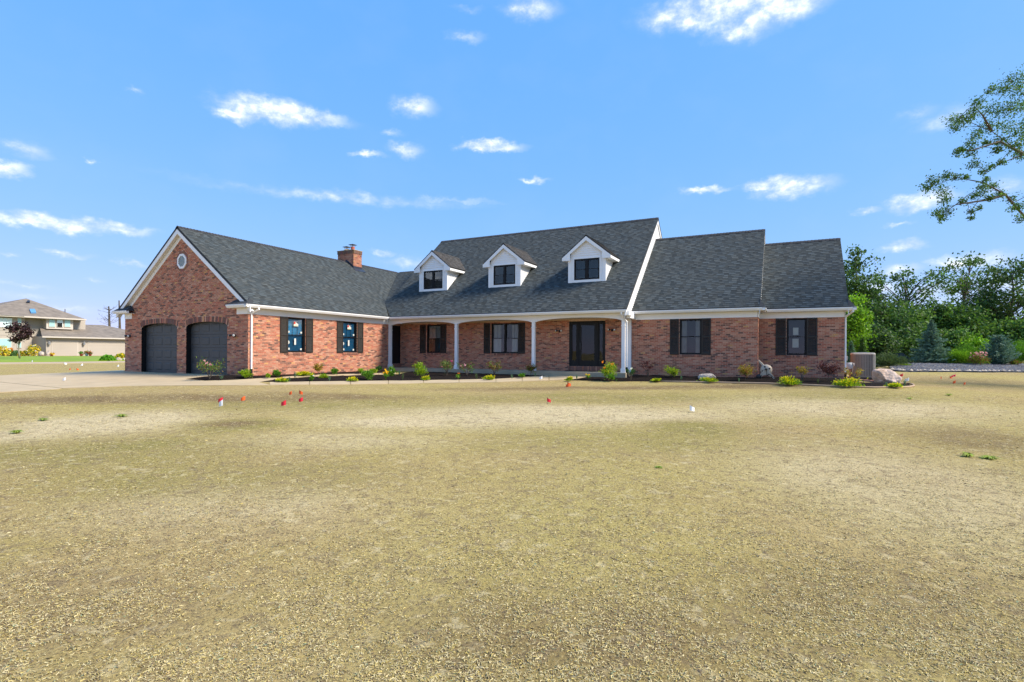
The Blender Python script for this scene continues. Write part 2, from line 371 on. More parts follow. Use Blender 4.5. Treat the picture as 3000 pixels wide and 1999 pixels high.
class MB:
    def __init__(s): s.v = []; s.f = []; s.c = []; s.col = None
    def add(s, vs, fs):
        n = len(s.v); s.v += [tuple(v) for v in vs]; s.f += [tuple(i + n for i in f) for f in fs]
        if s.col is not None: s.c += [s.col] * len(vs)
        return s
    def quad(s, *p): return s.add(p, [tuple(range(len(p)))])
    def box(s, x0, y0, z0, x1, y1, z1):
        return s.add([(x0, y0, z0), (x1, y0, z0), (x1, y1, z0), (x0, y1, z0), (x0, y0, z1), (x1, y0, z1), (x1, y1, z1), (x0, y1, z1)],
                     [(0, 3, 2, 1), (4, 5, 6, 7), (0, 1, 5, 4), (1, 2, 6, 5), (2, 3, 7, 6), (3, 0, 4, 7)])
    def fbox(s, fr, u0, u1, n0, n1, z0, z1):
        """box in a wall frame: u along the wall, n outwards"""
        P = lambda u, n, z: fr.p(u, n, z)
        return s.add([P(u0, n0, z0), P(u1, n0, z0), P(u1, n1, z0), P(u0, n1, z0), P(u0, n0, z1), P(u1, n0, z1), P(u1, n1, z1), P(u0, n1, z1)],
                     [(0, 3, 2, 1), (4, 5, 6, 7), (0, 1, 5, 4), (1, 2, 6, 5), (2, 3, 7, 6), (3, 0, 4, 7)])
    def prism(s, poly, vec):
        n = len(poly); a = [Vector(p) for p in poly]; b = [p + Vector(vec) for p in a]
        return s.add(a + b, [tuple(range(n - 1, -1, -1)), tuple(range(n, 2 * n))] + [(i, (i + 1) % n, n + (i + 1) % n, n + i) for i in range(n)])
    def tube(s, pts, r, seg=8, cap=True):
        pts = [Vector(p) for p in pts]; rs = r if isinstance(r, (list, tuple)) else [r] * len(pts)
        ring = []; up = Vector((0, 0, 1)); vs = []; prev = None
        for i, p in enumerate(pts):
            t = (pts[min(i + 1, len(pts) - 1)] - pts[max(i - 1, 0)])
            if t.length < 1e-9: t = up.copy()
            t.normalize()
            if prev is None: a = t.orthogonal().normalized()
            else:
                a = prev - t * prev.dot(t)
                a = a.normalized() if a.length > 1e-6 else t.orthogonal().normalized()
            prev = a; b = t.cross(a)
            for k in range(seg):
                w = 2 * math.pi * k / seg; vs.append(p + (a * math.cos(w) + b * math.sin(w)) * rs[i])
        fs = [(i * seg + k, i * seg + (k + 1) % seg, (i + 1) * seg + (k + 1) % seg, (i + 1) * seg + k) for i in range(len(pts) - 1) for k in range(seg)]
        if cap: fs += [tuple(range(seg - 1, -1, -1)), tuple(range((len(pts) - 1) * seg, len(pts) * seg))]
        return s.add(vs, fs)
    def lathe(s, prof, c=(0, 0, 0), seg=16, axis='Z', a0=0):
        vs = []; c = Vector(c)
        for r, z in prof:
            for k in range(seg):
                w = 2 * math.pi * k / seg + a0
                q = (r * math.cos(w), r * math.sin(w), z)
                if axis == 'Y': q = (q[0], q[2], q[1])
                if axis == 'X': q = (q[2], q[0], q[1])
                vs.append(c + Vector(q))
        n = len(prof)
        fs = [(i * seg + k, i * seg + (k + 1) % seg, (i + 1) * seg + (k + 1) % seg, (i + 1) * seg + k) for i in range(n - 1) for k in range(seg)]
        fs += [tuple(range(seg - 1, -1, -1)), tuple(range((n - 1) * seg, n * seg))]
        return s.add(vs, fs)
    def build(s, name, mat, parent=None, smooth=False, bevel=0):
        o0 = wloc(parent) if parent is not None else Vector((0, 0, 0))
        V = np.array([tuple(v) for v in s.v], np.float32).reshape(-1, 3) - np.array(o0[:], np.float32)
        me = fast_mesh(name, V, s.f, np.array(s.c) if s.c and len(s.c) == len(s.v) else None, smooth)
        bm = bmesh.new(); bm.from_mesh(me); bmesh.ops.recalc_face_normals(bm, faces=bm.faces); bm.to_mesh(me); bm.free()
        return link(name, me, mat, parent, bevel=bevel)
def link(name, me, mat, parent=None, loc=(0, 0, 0), bevel=0):
    o = bpy.data.objects.new(name, me); COL.objects.link(o); o.location = loc
    if mat is not None:
        if not me.materials: me.materials.append(M[mat] if isinstance(mat, str) else mat)
    if parent is not None: o.parent = parent
    if bevel:
        b = o.modifiers.new('bevel', 'BEVEL'); b.width = bevel; b.segments = 2; b.limit_method = 'ANGLE'
    return o
def tag(o, label=None, cat=None, group=None, kind=None):
    if label: o['label'] = label
    if cat: o['category'] = cat
    if group: o['group'] = group
    if kind: o['kind'] = kind
    return o
def thing(name, loc, label, cat, group=None):
    e = bpy.data.objects.new(name, None); COL.objects.link(e); e.location = loc; e.empty_display_size = .2
    return tag(e, label, cat, group)
class Frame:
    """wall frame: p(u, n, z) = origin + u*U + n*N"""
    def __init__(s, o, U, Nn): s.o = Vector(o); s.U = Vector(U); s.N = Vector(Nn)
    def p(s, u, n, z): return s.o + s.U * u + s.N * n + Vector((0, 0, z))

# ------------------------------------------------------------------ ground
PATCHES = ([(0, *q) for q in ((1560, 1212, 560, 30, .8), (1250, 1235, 330, 22, .6), (330, 1235, 260, 34, .75), (120, 1265, 190, 26, .6), (2450, 1190, 420, 34, .45), (2650, 1420, 420, 120, .35), (1000, 1290, 300, 26, .35), (700, 1480, 420, 60, .3))]
    + [(1, *q) for q in ((2040, 1255, 150, 22, .75), (700, 1245, 140, 16, .85), (330, 1320, 420, 45, .5), (900, 1180, 500, 22, .45), (1700, 1165, 600, 16, .45), (2500, 1160, 260, 14, .5), (1850, 1290, 420, 34, .35), (600, 1400, 500, 50, .35))]
    + [(2, *q) for q in ((1750, 1860, 620, 150, .50), (2500, 1760, 460, 120, .35), (300, 1760, 400, 90, .25), (680, 1243, 80, 8, .6), (200, 1172, 300, 9, .7), (1900, 1136, 700, 6, .55), (620, 1165, 330, 9, .6), (1000, 1162, 260, 9, .5), (2880, 1290, 200, 40, .4), (2990, 1130, 220, 12, .25))])
def patch_cols(V):
    C = np.zeros((len(V), 3)); V = np.asarray(V)
    for ch, u, v, ru, rv, amt in PATCHES:
        c = at(u, v); w = (at(u + ru, v) - c).length; h = (at(u, v - rv) - at(u, v + rv)).length / 2
        dx, dy = V[:, 0] - c.x, V[:, 1] - c.y
        a_ = (dx * CA + dy * SA) / w; b_ = (-dx * SA + dy * CA) / h
        C[:, ch] = np.maximum(C[:, ch], min(1, amt * 1.4) * np.clip(1.5 - np.hypot(a_, b_), 0, 1) ** 1.3)
    return C
def build_ground():
    def axis(lo, hi, a, b, st):
        xs = list(np.arange(a, b + 1e-6, st)); x, d = a, st
        while x > lo: d *= 1.28; x -= d; xs.insert(0, x)
        x, d = b, st
        while x < hi: d *= 1.28; x += d; xs.append(x)
        return xs
    xs = axis(-2500, 2500, -46, 30, .4); ys = axis(-2500, 2500, -6, 52, .4)
    r = random.Random(3)
    V = []
    for y in ys:
        for x in xs:
            z = ground_z(x, y)
            D = min(rect_dist(x, y, XA0 - 8, YA - 4, XA1, 40), rect_dist(x, y, XA1, 21, 4, 36))
            if D > 1.0 and abs(x) < 60 and abs(y) < 60:
                z += .018 * math.sin(x * 1.3 + 2 * math.sin(y * .7)) * math.sin(y * 1.1 + x * .4)
            V.append((x, y, z))
    nx = len(xs)
    F = np.array([(j * nx + i, j * nx + i + 1, (j + 1) * nx + i + 1, (j + 1) * nx + i) for j in range(len(ys) - 1) for i in range(nx - 1)])
    o = link('ground', fast_mesh('ground', V, F, patch_cols(V), smooth=True), mat_straw())
    tag(o, 'new lawn of chopped straw over bare soil', None, kind='structure')
    return o
build_ground()

def drape(name, outline, mat, off, skirt=.08, mound=0.0, step=.45, parent=None, wob=0.0):
    """sheet over the ground inside an outline of plan points"""
    P = [Vector((p[0], p[1])) for p in outline]
    dense = []
    for a, b in zip(P, P[1:] + P[:1]):
        n = max(1, int((b - a).length / step)); dense += [a + (b - a) * (i / n) for i in range(n)]
    nb = len(dense)
    x0, x1 = min(p.x for p in P), max(p.x for p in P); y0, y1 = min(p.y for p in P), max(p.y for p in P)
    def inside(q):
        c = False
        for a, b in zip(dense, dense[1:] + dense[:1]):
            if (a.y > q.y) != (b.y > q.y) and q.x < (b.x - a.x) * (q.y - a.y) / (b.y - a.y) + a.x: c = not c
        return c
    def edge_d(q):
        return min((q - a).length for a in dense)
    extra = []; y = y0 + step / 2
    rr = random.Random(11)
    while y < y1:
        x = x0 + step / 2
        while x < x1:
            q = Vector((x + rr.uniform(-.1, .1) * step, y + rr.uniform(-.1, .1) * step))
            if inside(q) and edge_d(q) > step * .45: extra.append(q)
            x += step
        y += step
    res = delaunay_2d_cdt(dense + extra, [(i, (i + 1) % nb) for i in range(nb)], [], 1, 1e-5)
    vs, fs = res[0], res[2]
    top = []
    for v in vs:
        z = ground_z(v.x, v.y) + off
        if mound:
            e = edge_d(v); z += mound * sstep(0, .45, e) + (wob * rr.uniform(-1, 1) if e > .05 else 0)
        top.append((v.x, v.y, z))
    mb = MB(); mb.add(top, [tuple(f) for f in fs])
    if skirt:
        n = len(dense)
        ring = [(p.x, p.y, ground_z(p.x, p.y) + off) for p in dense]; low = [(x, y, z - skirt) for x, y, z in ring]
        mb.add(ring + low, [(i, (i + 1) % n, n + (i + 1) % n, n + i) for i in range(n)])
    return mb.build(name, mat, parent)
def G(*uv): return [tuple(at(u, v)[:2]) for u, v in uv]

# driveway (two slabs) and front walk (slabs with open joints)
DRIVE_OFF = .02
drive = thing('driveway', (-30, 12, ground_z(-30, 12)), None, None); tag(drive, kind='structure')
far_edge = G((366, 1085.5), (200, 1093), (60, 1098.5), (-80, 1105.5))
gar_base = [(-21.28, YA - .01), (-24.2, YA - .01), (XA0, YA - .01)]
drape('slab', G((600, 1117.3), (540, 1112.2), (588, 1105.2)) + gar_base + [(XA0 - .3, YA - .01)] + far_edge + G((0, 1120.6), (184, 1139.0), (382, 1132.3), (560, 1130.6), (701, 1130.2), (790, 1129.6), (757, 1121.3), (827, 1109.8), (780, 1108.6), (700, 1113.8), (663, 1115.4)), 'concrete', DRIVE_OFF, .1, step=.8, parent=drive)
drape('slab', G((-84, 1106.2), (0, 1121.4), (181, 1139.6), (166, 1142), (0, 1151), (-260, 1168), (-260, 1116)), 'concrete', DRIVE_OFF, .1, step=.8, parent=drive)

walk = thing('walkway', (-15, 20, ground_z(-15, 20)), None, None); tag(walk, kind='structure')
W = [(790, 1129.6, 1121.4), (907, 1128.2, 1119.6), (1027, 1127, 1118), (1138, 1125.6, 1116.8), (1241, 1124, 1115.4), (1345, 1122.6, 1113.8), (1453, 1120.6, 1111.6), (1530, 1118.2, 1106.8), (1608, 1115.8, 1101.8)]
for (u0, o0, i0), (u1, o1, i1) in zip(W, W[1:]):
    a, b, c, d = [Vector(q) for q in G((u0, o0), (u1, o1), (u1, i1), (u0, i0))]
    g1 = (b - a).normalized() * .012
    drape('slab', [a + g1, b - g1, c - g1, d + g1], 'concrete', DRIVE_OFF + .004, .1, step=.5, parent=walk)
a, d = [Vector(q) for q in G((1609.5, 1115.7), (1609.5, 1101.8))]
drape('slab', [a] + G((1660, 1113.2), (1692, 1109.5), (1716, 1105.5), (1738, 1102.5)) + [(-8.3, 23.40), (-11.6, 23.40), d], 'concrete', DRIVE_OFF + .004, .1, step=.5, parent=walk)
IP = [(757, 1121, 780, 1108.6), (827, 1109.8, 827, 1106), (912, 1104.4, 912, 1099.9), (987, 1102, 987, 1098.1), (1061, 1100, 1061, 1096.1), (1110, 1098.6, 1110, 1094.6), (1160, 1097.4, 1160, 1093.2)]
for p, q in zip(IP[1:], IP[2:]):
    a, b, c, d = [Vector(t) for t in G((p[0], p[1]), (q[0], q[1]), (q[2], q[3]), (p[2], p[3]))]
    g1 = (b - a).normalized() * .012
    drape('slab', [a + g1, b - g1, c - g1, d + g1], 'concrete', DRIVE_OFF + .004, .1, step=.5, parent=walk)

# mulch beds
def bed(name, pts, label):
    o = drape(name, pts, 'mulch', .012, .05, .05, .22, wob=.016); return tag(o, label, None, kind='structure')
bed('mulch_bed', G((542, 1112), (600, 1116.8), (663, 1115), (700, 1113.5), (780, 1108.3), (827, 1105.8), (912, 1099.6), (987, 1097.9), (1061, 1095.9), (1110, 1094.4), (1150, 1093.2)) + [(XA1 + .01, 23.38), (XA1 + .01, YA - .02), (-21.27, YA - .02)] + G((588, 1105.6)), 'dark mulch bed along the garage side wall')
bed('mulch_bed', G((759, 1120.8), (907, 1119.2), (1027, 1117.6), (1138, 1116.4), (1241, 1115), (1345, 1113.4), (1453, 1111.2), (1530, 1106.4), (1608, 1101.5)) + [(-11.65, 23.39), (-18.2, 23.39)] + G((1166, 1097.4), (1110, 1099), (1061, 1100.4), (987, 1102.4), (912, 1104.8), (827, 1110.4)), 'dark mulch bed between the two walks before the porch')
bed('mulch_bed', G((1660, 1114), (1720, 1116), (1800, 1117.3), (1920, 1118.6), (2050, 1121), (2250, 1125), (2366, 1129.5), (2475, 1134.3), (2560, 1136.8), (2640, 1136.4), (2674, 1133), (2662, 1127), (2597, 1124), (2520, 1121.5)) + [(2.14, 25.99), (-1.07, 25.99), (-1.07, 24.73), (-6.33, 24.73), (-6.33, 23.38), (-8.2, 23.38)] + G((1740, 1103), (1718, 1106), (1694, 1110)), 'dark mulch bed along the right front of the house')
def edging():
    mb = MB(); pts = [at(u, v) for u, v in ((1920, 1119.4), (2050, 1121.8), (2250, 1125.8), (2366, 1130.4), (2475, 1135.2), (2560, 1137.6), (2640, 1137.2), (2668, 1135), (2678, 1132.5), (2674, 1128.5), (2662, 1126), (2630, 1124.8), (2597, 1123.4))]
    mb.tube([p + Vector((0, 0, .03)) for p in pts], .035, 6)
    tag(mb.build('bed_edging', mat_plain('edging', (.40, .28, .18), .8, .1, 4), smooth=True), 'thin tan edging curb around the right end of the mulch bed', 'edging')
edging()

# ------------------------------------------------------------------ house
house = thing('brick_house', (-9, 25, 0), 'red brick house with dark shingle roof, white dormers and two-door garage wing', 'house')
BW, BH, CW, CHT = .190, .057, .2033, .06772      # brick and joint module
def brick_col(r):
    t = r.random()
    if t < .09: c = (.165, .086, .064)
    elif t < .22: c = (.290, .130, .088)
    elif t < .47: c = (.450, .158, .096)
    elif t < .80: c = (.480, .208, .130)
    elif t < .97: c = (.520, .268, .178)
    else: c = (.56, .300, .125)
    k = r.uniform(.88, 1.12); return tuple(min(.9, x * k) for x in c)
def brick_box(mb, fr, u0, u1, z0, z1, n1=.008, n0=-.03):
    P = fr.p
    mb.add([P(u0, n0, z0), P(u1, n0, z0), P(u1, n0, z1), P(u0, n0, z1), P(u0, n1, z0), P(u1, n1, z0), P(u1, n1, z1), P(u0, n1, z1)],
           [(4, 5, 6, 7), (0, 1, 5, 4), (1, 2, 6, 5), (2, 3, 7, 6), (3, 0, 4, 7)])
def clip_intervals(iv, holes):
    for h0, h1 in holes:
        nxt = []
        for a, b in iv:
            if h1 <= a or h0 >= b: nxt.append((a, b)); continue
            if h0 > a: nxt.append((a, h0))
            if h1 < b: nxt.append((h1, b))
        iv = nxt
    return iv
def brick_layout(fr, span, z0, z1, holes, seed):
    """span(z) -> (u0,u1); holes: list of f(za,zb)->(u0,u1) or None"""
    r = random.Random(seed); out = []; k = 0; z = z0
    while z < z1 - .03:
        s = span(z + BH / 2)
        if s is not None and s[1] - s[0] > .05:
            iv = clip_intervals([s], [h for h in (f(z, z + BH) for f in holes) if h])
            off = (k % 2) * CW / 2
            base = math.floor((s[0] - 1) / CW) * CW + off
            for a, b in iv:
                i = math.floor((a - base) / CW)
                while True:
                    u0 = base + i * CW; u1 = u0 + BW; i += 1
                    if u0 >= b: break
                    x0, x1 = max(u0, a), min(u1, b)
                    if x1 - x0 > .02: out.append((x0, x1, z, z + BH, brick_col(r)))
        z += CHT; k += 1
    return out
def mortar_wall(mb, fr, span_poly, holes_rect, thick=.12):
    """flat face with rectangular holes, back set by thick; span_poly=(u0,u1,z0,z1)"""
    u0, u1, z0, z1 = span_poly
    us = sorted({u0, u1, *[h[0] for h in holes_rect], *[h[1] for h in holes_rect]}); zs = sorted({z0, z1, *[h[2] for h in holes_rect], *[h[3] for h in holes_rect]})
    us = [x for x in us if u0 <= x <= u1]; zs = [x for x in zs if z0 <= x <= z1]
    for a, b in zip(us, us[1:]):
        for c, d in zip(zs, zs[1:]):
            mu, mz = (a + b) / 2, (c + d) / 2
            if any(h[0] < mu < h[1] and h[2] < mz < h[3] for h in holes_rect): continue
            mb.quad(fr.p(a, 0, c), fr.p(b, 0, c), fr.p(b, 0, d), fr.p(a, 0, d))
    for a, b, c, d in holes_rect:
        for p, q in (((a, c), (a, d)), ((a, d), (b, d)), ((b, d), (b, c)), ((b, c), (a, c))):
            mb.quad(fr.p(p[0], 0, p[1]), fr.p(q[0], 0, q[1]), fr.p(q[0], -thick, q[1]), fr.p(p[0], -thick, p[1]))
def rect_hole(a, b, c, d): return lambda z0, z1: (a, b) if z1 > c + .005 and z0 < d - .005 else None

def emit_bricks(parent, fr, lay, singles=0):
    lay = sorted(lay, key=lambda t: depth(fr.p((t[0] + t[1]) / 2, 0, t[2])) - (2 if t[1] - t[0] > .15 else 0))
    single, rest = lay[:singles], lay[singles:]
    mb = MB()
    for a, b, c, d, col in rest: mb.col = col; brick_box(mb, fr, a, b, c, d)
    o = mb.build('brick_courses', 'brick', parent); o['kind'] = 'stuff'
    cache = {}
    for a, b, c, d, col in single:
        key = (round(b - a, 2), tuple(round(x, 2) for x in col))
        if key not in cache:
            m2 = MB(); m2.col = col; f0 = Frame((0, 0, 0), fr.U, fr.N); brick_box(m2, f0, 0, b - a, 0, d - c)
            cache[key] = fast_mesh('brick', m2.v, m2.f, np.array(m2.c))
        link('brick', cache[key], 'brick', parent, fr.p(a, 0, c) - wloc(parent))

F_GAB = Frame((0, YA, 0), (1, 0, 0), (0, -1, 0))       # garage gable, u = X
F_SIDE = Frame((XA1, 0, 0), (0, 1, 0), (1, 0, 0))      # garage side, u = Y
F_BACK = Frame((0, YB, 0), (1, 0, 0), (0, -1, 0))      # porch and bedroom wall
F_S3 = Frame((0, Y3, 0), (1, 0, 0), (0, -1, 0))
F_J = Frame((X2R, 0, 0), (0, 1, 0), (1, 0, 0))         # short return between the two right walls
F_R = Frame((X3R, 0, 0), (0, 1, 0), (1, 0, 0))         # right end wall
F_L = Frame((XA0, 0, 0), (0, -1, 0), (-1, 0, 0))
ZB = -.12
WZ0, WZ1 = 1.0, 2.59
WIN_SIDE = [(16.77, 17.75), (20.13, 21.13)]
# garage gable with two arched openings
DOORS = [(-27.75, -24.905, .035), (-24.205, -21.325, .035)]
def arch_z(a, b, u, spring=2.145, crown=2.335):
    t = (2 * u - a - b) / (b - a); return spring + (crown - spring) * math.sqrt(max(0, 1 - t * t)) ** 1.0 if abs(t) < 1 else spring
def arch_hole(a, b, extra=0):
    def f(z0, z1):
        zc = (z0 + z1) / 2
        if zc < 2.145 - (0 if not extra else .02): return (a, b)
        top = 2.335 + extra; sp = 2.145 + extra * .75
        if zc >= top: return None
        if zc <= sp: return (a - (.10 if extra else 0) * 1, b + (.10 if extra else 0))
        h = (zc - sp) / (top - sp); w = (b - a) / 2 * math.sqrt(max(0, 1 - h * h)); m_ = (a + b) / 2
        return (m_ - w, m_ + w)
    return f
OCT = (-24.545, 5.13, .36)
def oct_hole(r_):
    return lambda z0, z1: (OCT[0] - math.sqrt(max(0, r_ * r_ - ((z0 + z1) / 2 - OCT[1]) ** 2)), OCT[0] + math.sqrt(max(0, r_ * r_ - ((z0 + z1) / 2 - OCT[1]) ** 2))) if abs((z0 + z1) / 2 - OCT[1]) < r_ else None
def gable_span(z):
    if z < 2.95: return (XA0, XA1)
    w = (HG - .30 - z) / SG; return (XM - w, XM + w) if w > .05 else None
wall_g = tag(thing('wall', (XM, YA, 0), None, None)); wall_g.parent = house; wall_g.location = Vector((XM, YA, 0)) - house.location
def gable_mortar():
    mb = MB(); c = 24
    outline = [(XA0, ZB), ]
    # split the face into vertical strips so the arches cut cleanly
    us = sorted({XA0, XA1, XM, XM - 3.4, XM + 3.4, *[a + (b - a) * i / c for a, b, _ in DOORS for i in range(c + 1)]})
    def top(u): return min(2.95 + (u - XA0) * 99, 2.95 + (XA1 - u) * 99, HG - .28 - abs(u - XM) * SG) if abs(u - XM) < 4.55 else 2.95
    for a, b in zip(us, us[1:]):
        m_ = (a + b) / 2; d = [q for q in DOORS if q[0] < m_ < q[1]]
        za, zb = (arch_z(d[0][0], d[0][1], a), arch_z(d[0][0], d[0][1], b)) if d else (ZB, ZB)
        mb.quad(F_GAB.p(a, 0, za), F_GAB.p(b, 0, zb), F_GAB.p(b, 0, top(b)), F_GAB.p(a, 0, top(a)))
    mb.build('mortar', 'mortar', wall_g)
    jb = MB()
    for a, b, z in DOORS:
        for x in (a, b): jb.quad(F_GAB.p(x, .009, ZB), F_GAB.p(x, .009, 2.145), F_GAB.p(x, -.24, 2.145), F_GAB.p(x, -.24, ZB))
        for i in range(c):
            p, q = a + (b - a) * i / c, a + (b - a) * (i + 1) / c
            jb.quad(F_GAB.p(p, .002, arch_z(a, b, p)), F_GAB.p(q, .002, arch_z(a, b, q)), F_GAB.p(q, -.24, arch_z(a, b, q)), F_GAB.p(p, -.24, arch_z(a, b, p)))
    jb.build('door_jamb', 'jamb', wall_g)
gable_mortar()
emit_bricks(wall_g, F_GAB, brick_layout(F_GAB, gable_span, ZB, HG - .4, [arch_hole(a, b, .24) for a, b, _ in DOORS] + [arch_hole(a, b) for a, b, _ in DOORS] + [oct_hole(.47)], 1))
def arch_bricks():
    for a, b, _ in DOORS:
        mb = MB(); r = random.Random(int(-a * 10)); n = 38; m_ = (a + b) / 2; w = (b - a) / 2 + .05
        for i in range(n):
            t0, t1 = -1 + 2 * i / n, -1 + 2 * (i + .88) / n
            mb.col = brick_col(r) if r.random() < .35 else tuple(x * r.uniform(.8, 1.1) for x in (.19, .095, .075))
            def pt(t, o): 
                u = m_ + t * w; z = arch_z(a, b, min(max(u, a), b)); 
                return F_GAB.p(u + t * o * .25, 0, z + o)
            q = [pt(t0, .005), pt(t1, .005), pt(t1, .235), pt(t0, .235)]
            mb.prism([p + F_GAB.N * -.03 for p in q], F_GAB.N * .042)
        o = mb.build('arch', 'brick', wall_g)
    mb = MB(); r = random.Random(9)
    for i in range(28):
        a0, a1 = 2 * math.pi * i / 28, 2 * math.pi * (i + .86) / 28; mb.col = tuple(x * r.uniform(.8, 1.15) for x in (.27, .13, .09))
        q = [F_GAB.p(OCT[0] + rr * math.cos(t), -.03, OCT[1] + rr * math.sin(t)) for rr, t in ((.365, a0), (.365, a1), (.465, a1), (.465, a0))]
        mb.prism(q, F_GAB.N * .04)
    mb.build('brick_ring', 'brick', wall_g)
arch_bricks()

def plain_wall(fr, u0, u1, holes, seed, z1=H, singles=0, loc=None):
    w = bpy.data.objects.new('wall', None); COL.objects.link(w); w.parent = house
    w.location = fr.p((u0 + u1) / 2, 0, 0) - house.location
    mb = MB(); mortar_wall(mb, fr, (u0, u1, ZB, z1 + .1), holes); mb.build('mortar', 'mortar', w)
    emit_bricks(w, fr, brick_layout(fr, lambda z: (u0 + .002, u1 - .002), ZB, z1 + .06, [rect_hole(*h) for h in holes], seed), singles)
    return w
SILL = .0
def hole(a, b): return (a, b, WZ0 - SILL, WZ1)
w_side = plain_wall(F_SIDE, YA, YP + .02, [hole(*w) for w in WIN_SIDE], 2)
SDOOR = (23.72, 24.66, .38, 2.56)
w_pl = plain_wall(F_SIDE, YP + .02, YB, [SDOOR], 3)
WIN_P1, WIN_P2, FDOOR = (-18.16, -17.23), (-13.96, -12.34), (-9.555, -7.702, .40, 2.6)
w_back = plain_wall(F_BACK, XA1, X2L, [hole(*WIN_P1), hole(*WIN_P2), FDOOR], 4, 2.62)
WIN_2, WIN_3 = (-4.265, -3.325), (0.005, 0.775)
w_2 = plain_wall(F_BACK, X2L, X2R, [hole(*WIN_2)], 5)
w_3 = plain_wall(F_S3, X2R, X3R, [hole(*WIN_3)], 6, singles=300)
plain_wall(F_J, YB, Y3, [], 7); plain_wall(F_R, Y3, 33.5, [], 8); plain_wall(F_L, -33, -YA, [], 9)

def sill(fr, a, b):
    mb = MB(); r = random.Random(int(a * 100)); n = int((b - a + .06) / .066)
    for i in range(n):
        u = a - .03 + (b - a + .06) * i / n; mb.col = brick_col(r) if r.random() < .4 else (.26, .12, .085)
        mb.prism([fr.p(u, -.04, WZ0 + .012), fr.p(u, .035, WZ0 - .015), fr.p(u, .035, WZ0 - .10), fr.p(u, -.02, WZ0 - .1)], fr.U * .055)
    return mb.build('brick_sill', 'brick', house)

def window(fr, a, b, z0=WZ0, z1=WZ1, halves=1, inside='dark_room', depth_in=.05, grille=0, extras=None, name='window', sashz=.5, parent=house):
    """double hung window: frame, two sashes per unit, glass and what stands behind it"""
    w = bpy.data.objects.new(name, None); COL.objects.link(w); w.parent = parent; w.location = fr.p((a + b) / 2, 0, z0) - wloc(parent)
    N0 = -depth_in
    fm = MB(); t = .045
    fm.fbox(fr, a, a + t, N0 - .08, N0 + .03, z0, z1); fm.fbox(fr, b - t, b, N0 - .08, N0 + .03, z0, z1)
    fm.fbox(fr, a + t, b - t, N0 - .08, N0 + .03, z0, z0 + t); fm.fbox(fr, a + t, b - t, N0 - .08, N0 + .03, z1 - t, z1)
    cuts = [a + t + (b - a - 2 * t) * i / halves for i in range(halves + 1)]
    for c in cuts[1:-1]: fm.fbox(fr, c - .045, c + .045, N0 - .08, N0 + .028, z0 + t, z1 - t)
    fm.build('frame', 'black', w)
    zm = z0 + (z1 - z0) * sashz
    for i in range(halves):
        l = cuts[i] + (.045 if i else 0); r_ = cuts[i + 1] - (.045 if i < halves - 1 else 0)
        for (zz0, zz1, nn) in ((z0 + t, zm + .02, N0 - .012), (zm - .02, z1 - t, N0 - .04)):
            s = MB(); q = .032
            s.fbox(fr, l, l + q, nn - .025, nn, zz0, zz1); s.fbox(fr, r_ - q, r_, nn - .025, nn, zz0, zz1); s.fbox(fr, l + q, r_ - q, nn - .025, nn, zz0, zz0 + q); s.fbox(fr, l + q, r_ - q, nn - .025, nn, zz1 - q, zz1)
            if grille and zz1 > zm + .1:
                for g_ in range(1, grille + 1):
                    x = l + q + (r_ - l - 2 * q) * g_ / (grille + 1); s.fbox(fr, x - .006, x + .006, nn - .02, nn - .012, zz0 + q, zz1 - q)
            s.build('sash', 'black', w)
            g = MB(); g.quad(fr.p(l + q, nn - .01, zz0 + q), fr.p(r_ - q, nn - .01, zz0 + q), fr.p(r_ - q, nn - .01, zz1 - q), fr.p(l + q, nn - .01, zz1 - q)); g.build('pane', 'glass', w)
    bk = MB(); D = N0 - .5 if inside == 'dark_room' else N0 - .10
    bk.quad(fr.p(a, D, z0), fr.p(b, D, z0), fr.p(b, D, z1), fr.p(a, D, z1))
    if inside == 'dark_room':
        for p, q in (((a, z0), (a, z1)), ((a, z1), (b, z1)), ((b, z1), (b, z0)), ((b, z0), (a, z0))): bk.quad(fr.p(p[0], N0 - .09, p[1]), fr.p(q[0], N0 - .09, q[1]), fr.p(q[0], D, q[1]), fr.p(p[0], D, p[1]))
    bk.build('interior', inside, w)
    if extras: extras(fr, w, a, b, N0)
    return w
def shutter(fr, a, b, z0=WZ0 - .01, z1=WZ1 + .01):
    s = MB(); t = .055; n0, n1 = .004, .042; zm = z0 + (z1 - z0) * .49
    s.fbox(fr, a, a + t, n0, n1, z0, z1); s.fbox(fr, b - t, b, n0, n1, z0, z1)
    for c, d in ((z0, z0 + .1), (zm - .03, zm + .03), (z1 - .07, z1)): s.fbox(fr, a + t, b - t, n0, n1, c, d)
    # arched heads of the louvre fields
    o = s.build('shutter', 'shutter', house)
    for c, d in ((z0 + .1, zm - .03), (zm + .03, z1 - .07)):
        l = MB(); n = int((d - c) / .026)
        for i in range(n):
            z = c + (d - c) * i / n
            l.add([fr.p(a + t, .012, z + .024), fr.p(b - t, .012, z + .024), fr.p(b - t, .032, z), fr.p(a + t, .032, z)], [(0, 1, 2, 3)])
            l.add([fr.p(a + t, .032, z), fr.p(b - t, .032, z), fr.p(b - t, .012, z), fr.p(a + t, .012, z)], [(0, 1, 2, 3)])
        l.quad(fr.p(a + t, .006, c), fr.p(b - t, .006, c), fr.p(b - t, .006, d), fr.p(a + t, .006, d))
        l.build('louvre_panel', 'louvre', o)
    return o
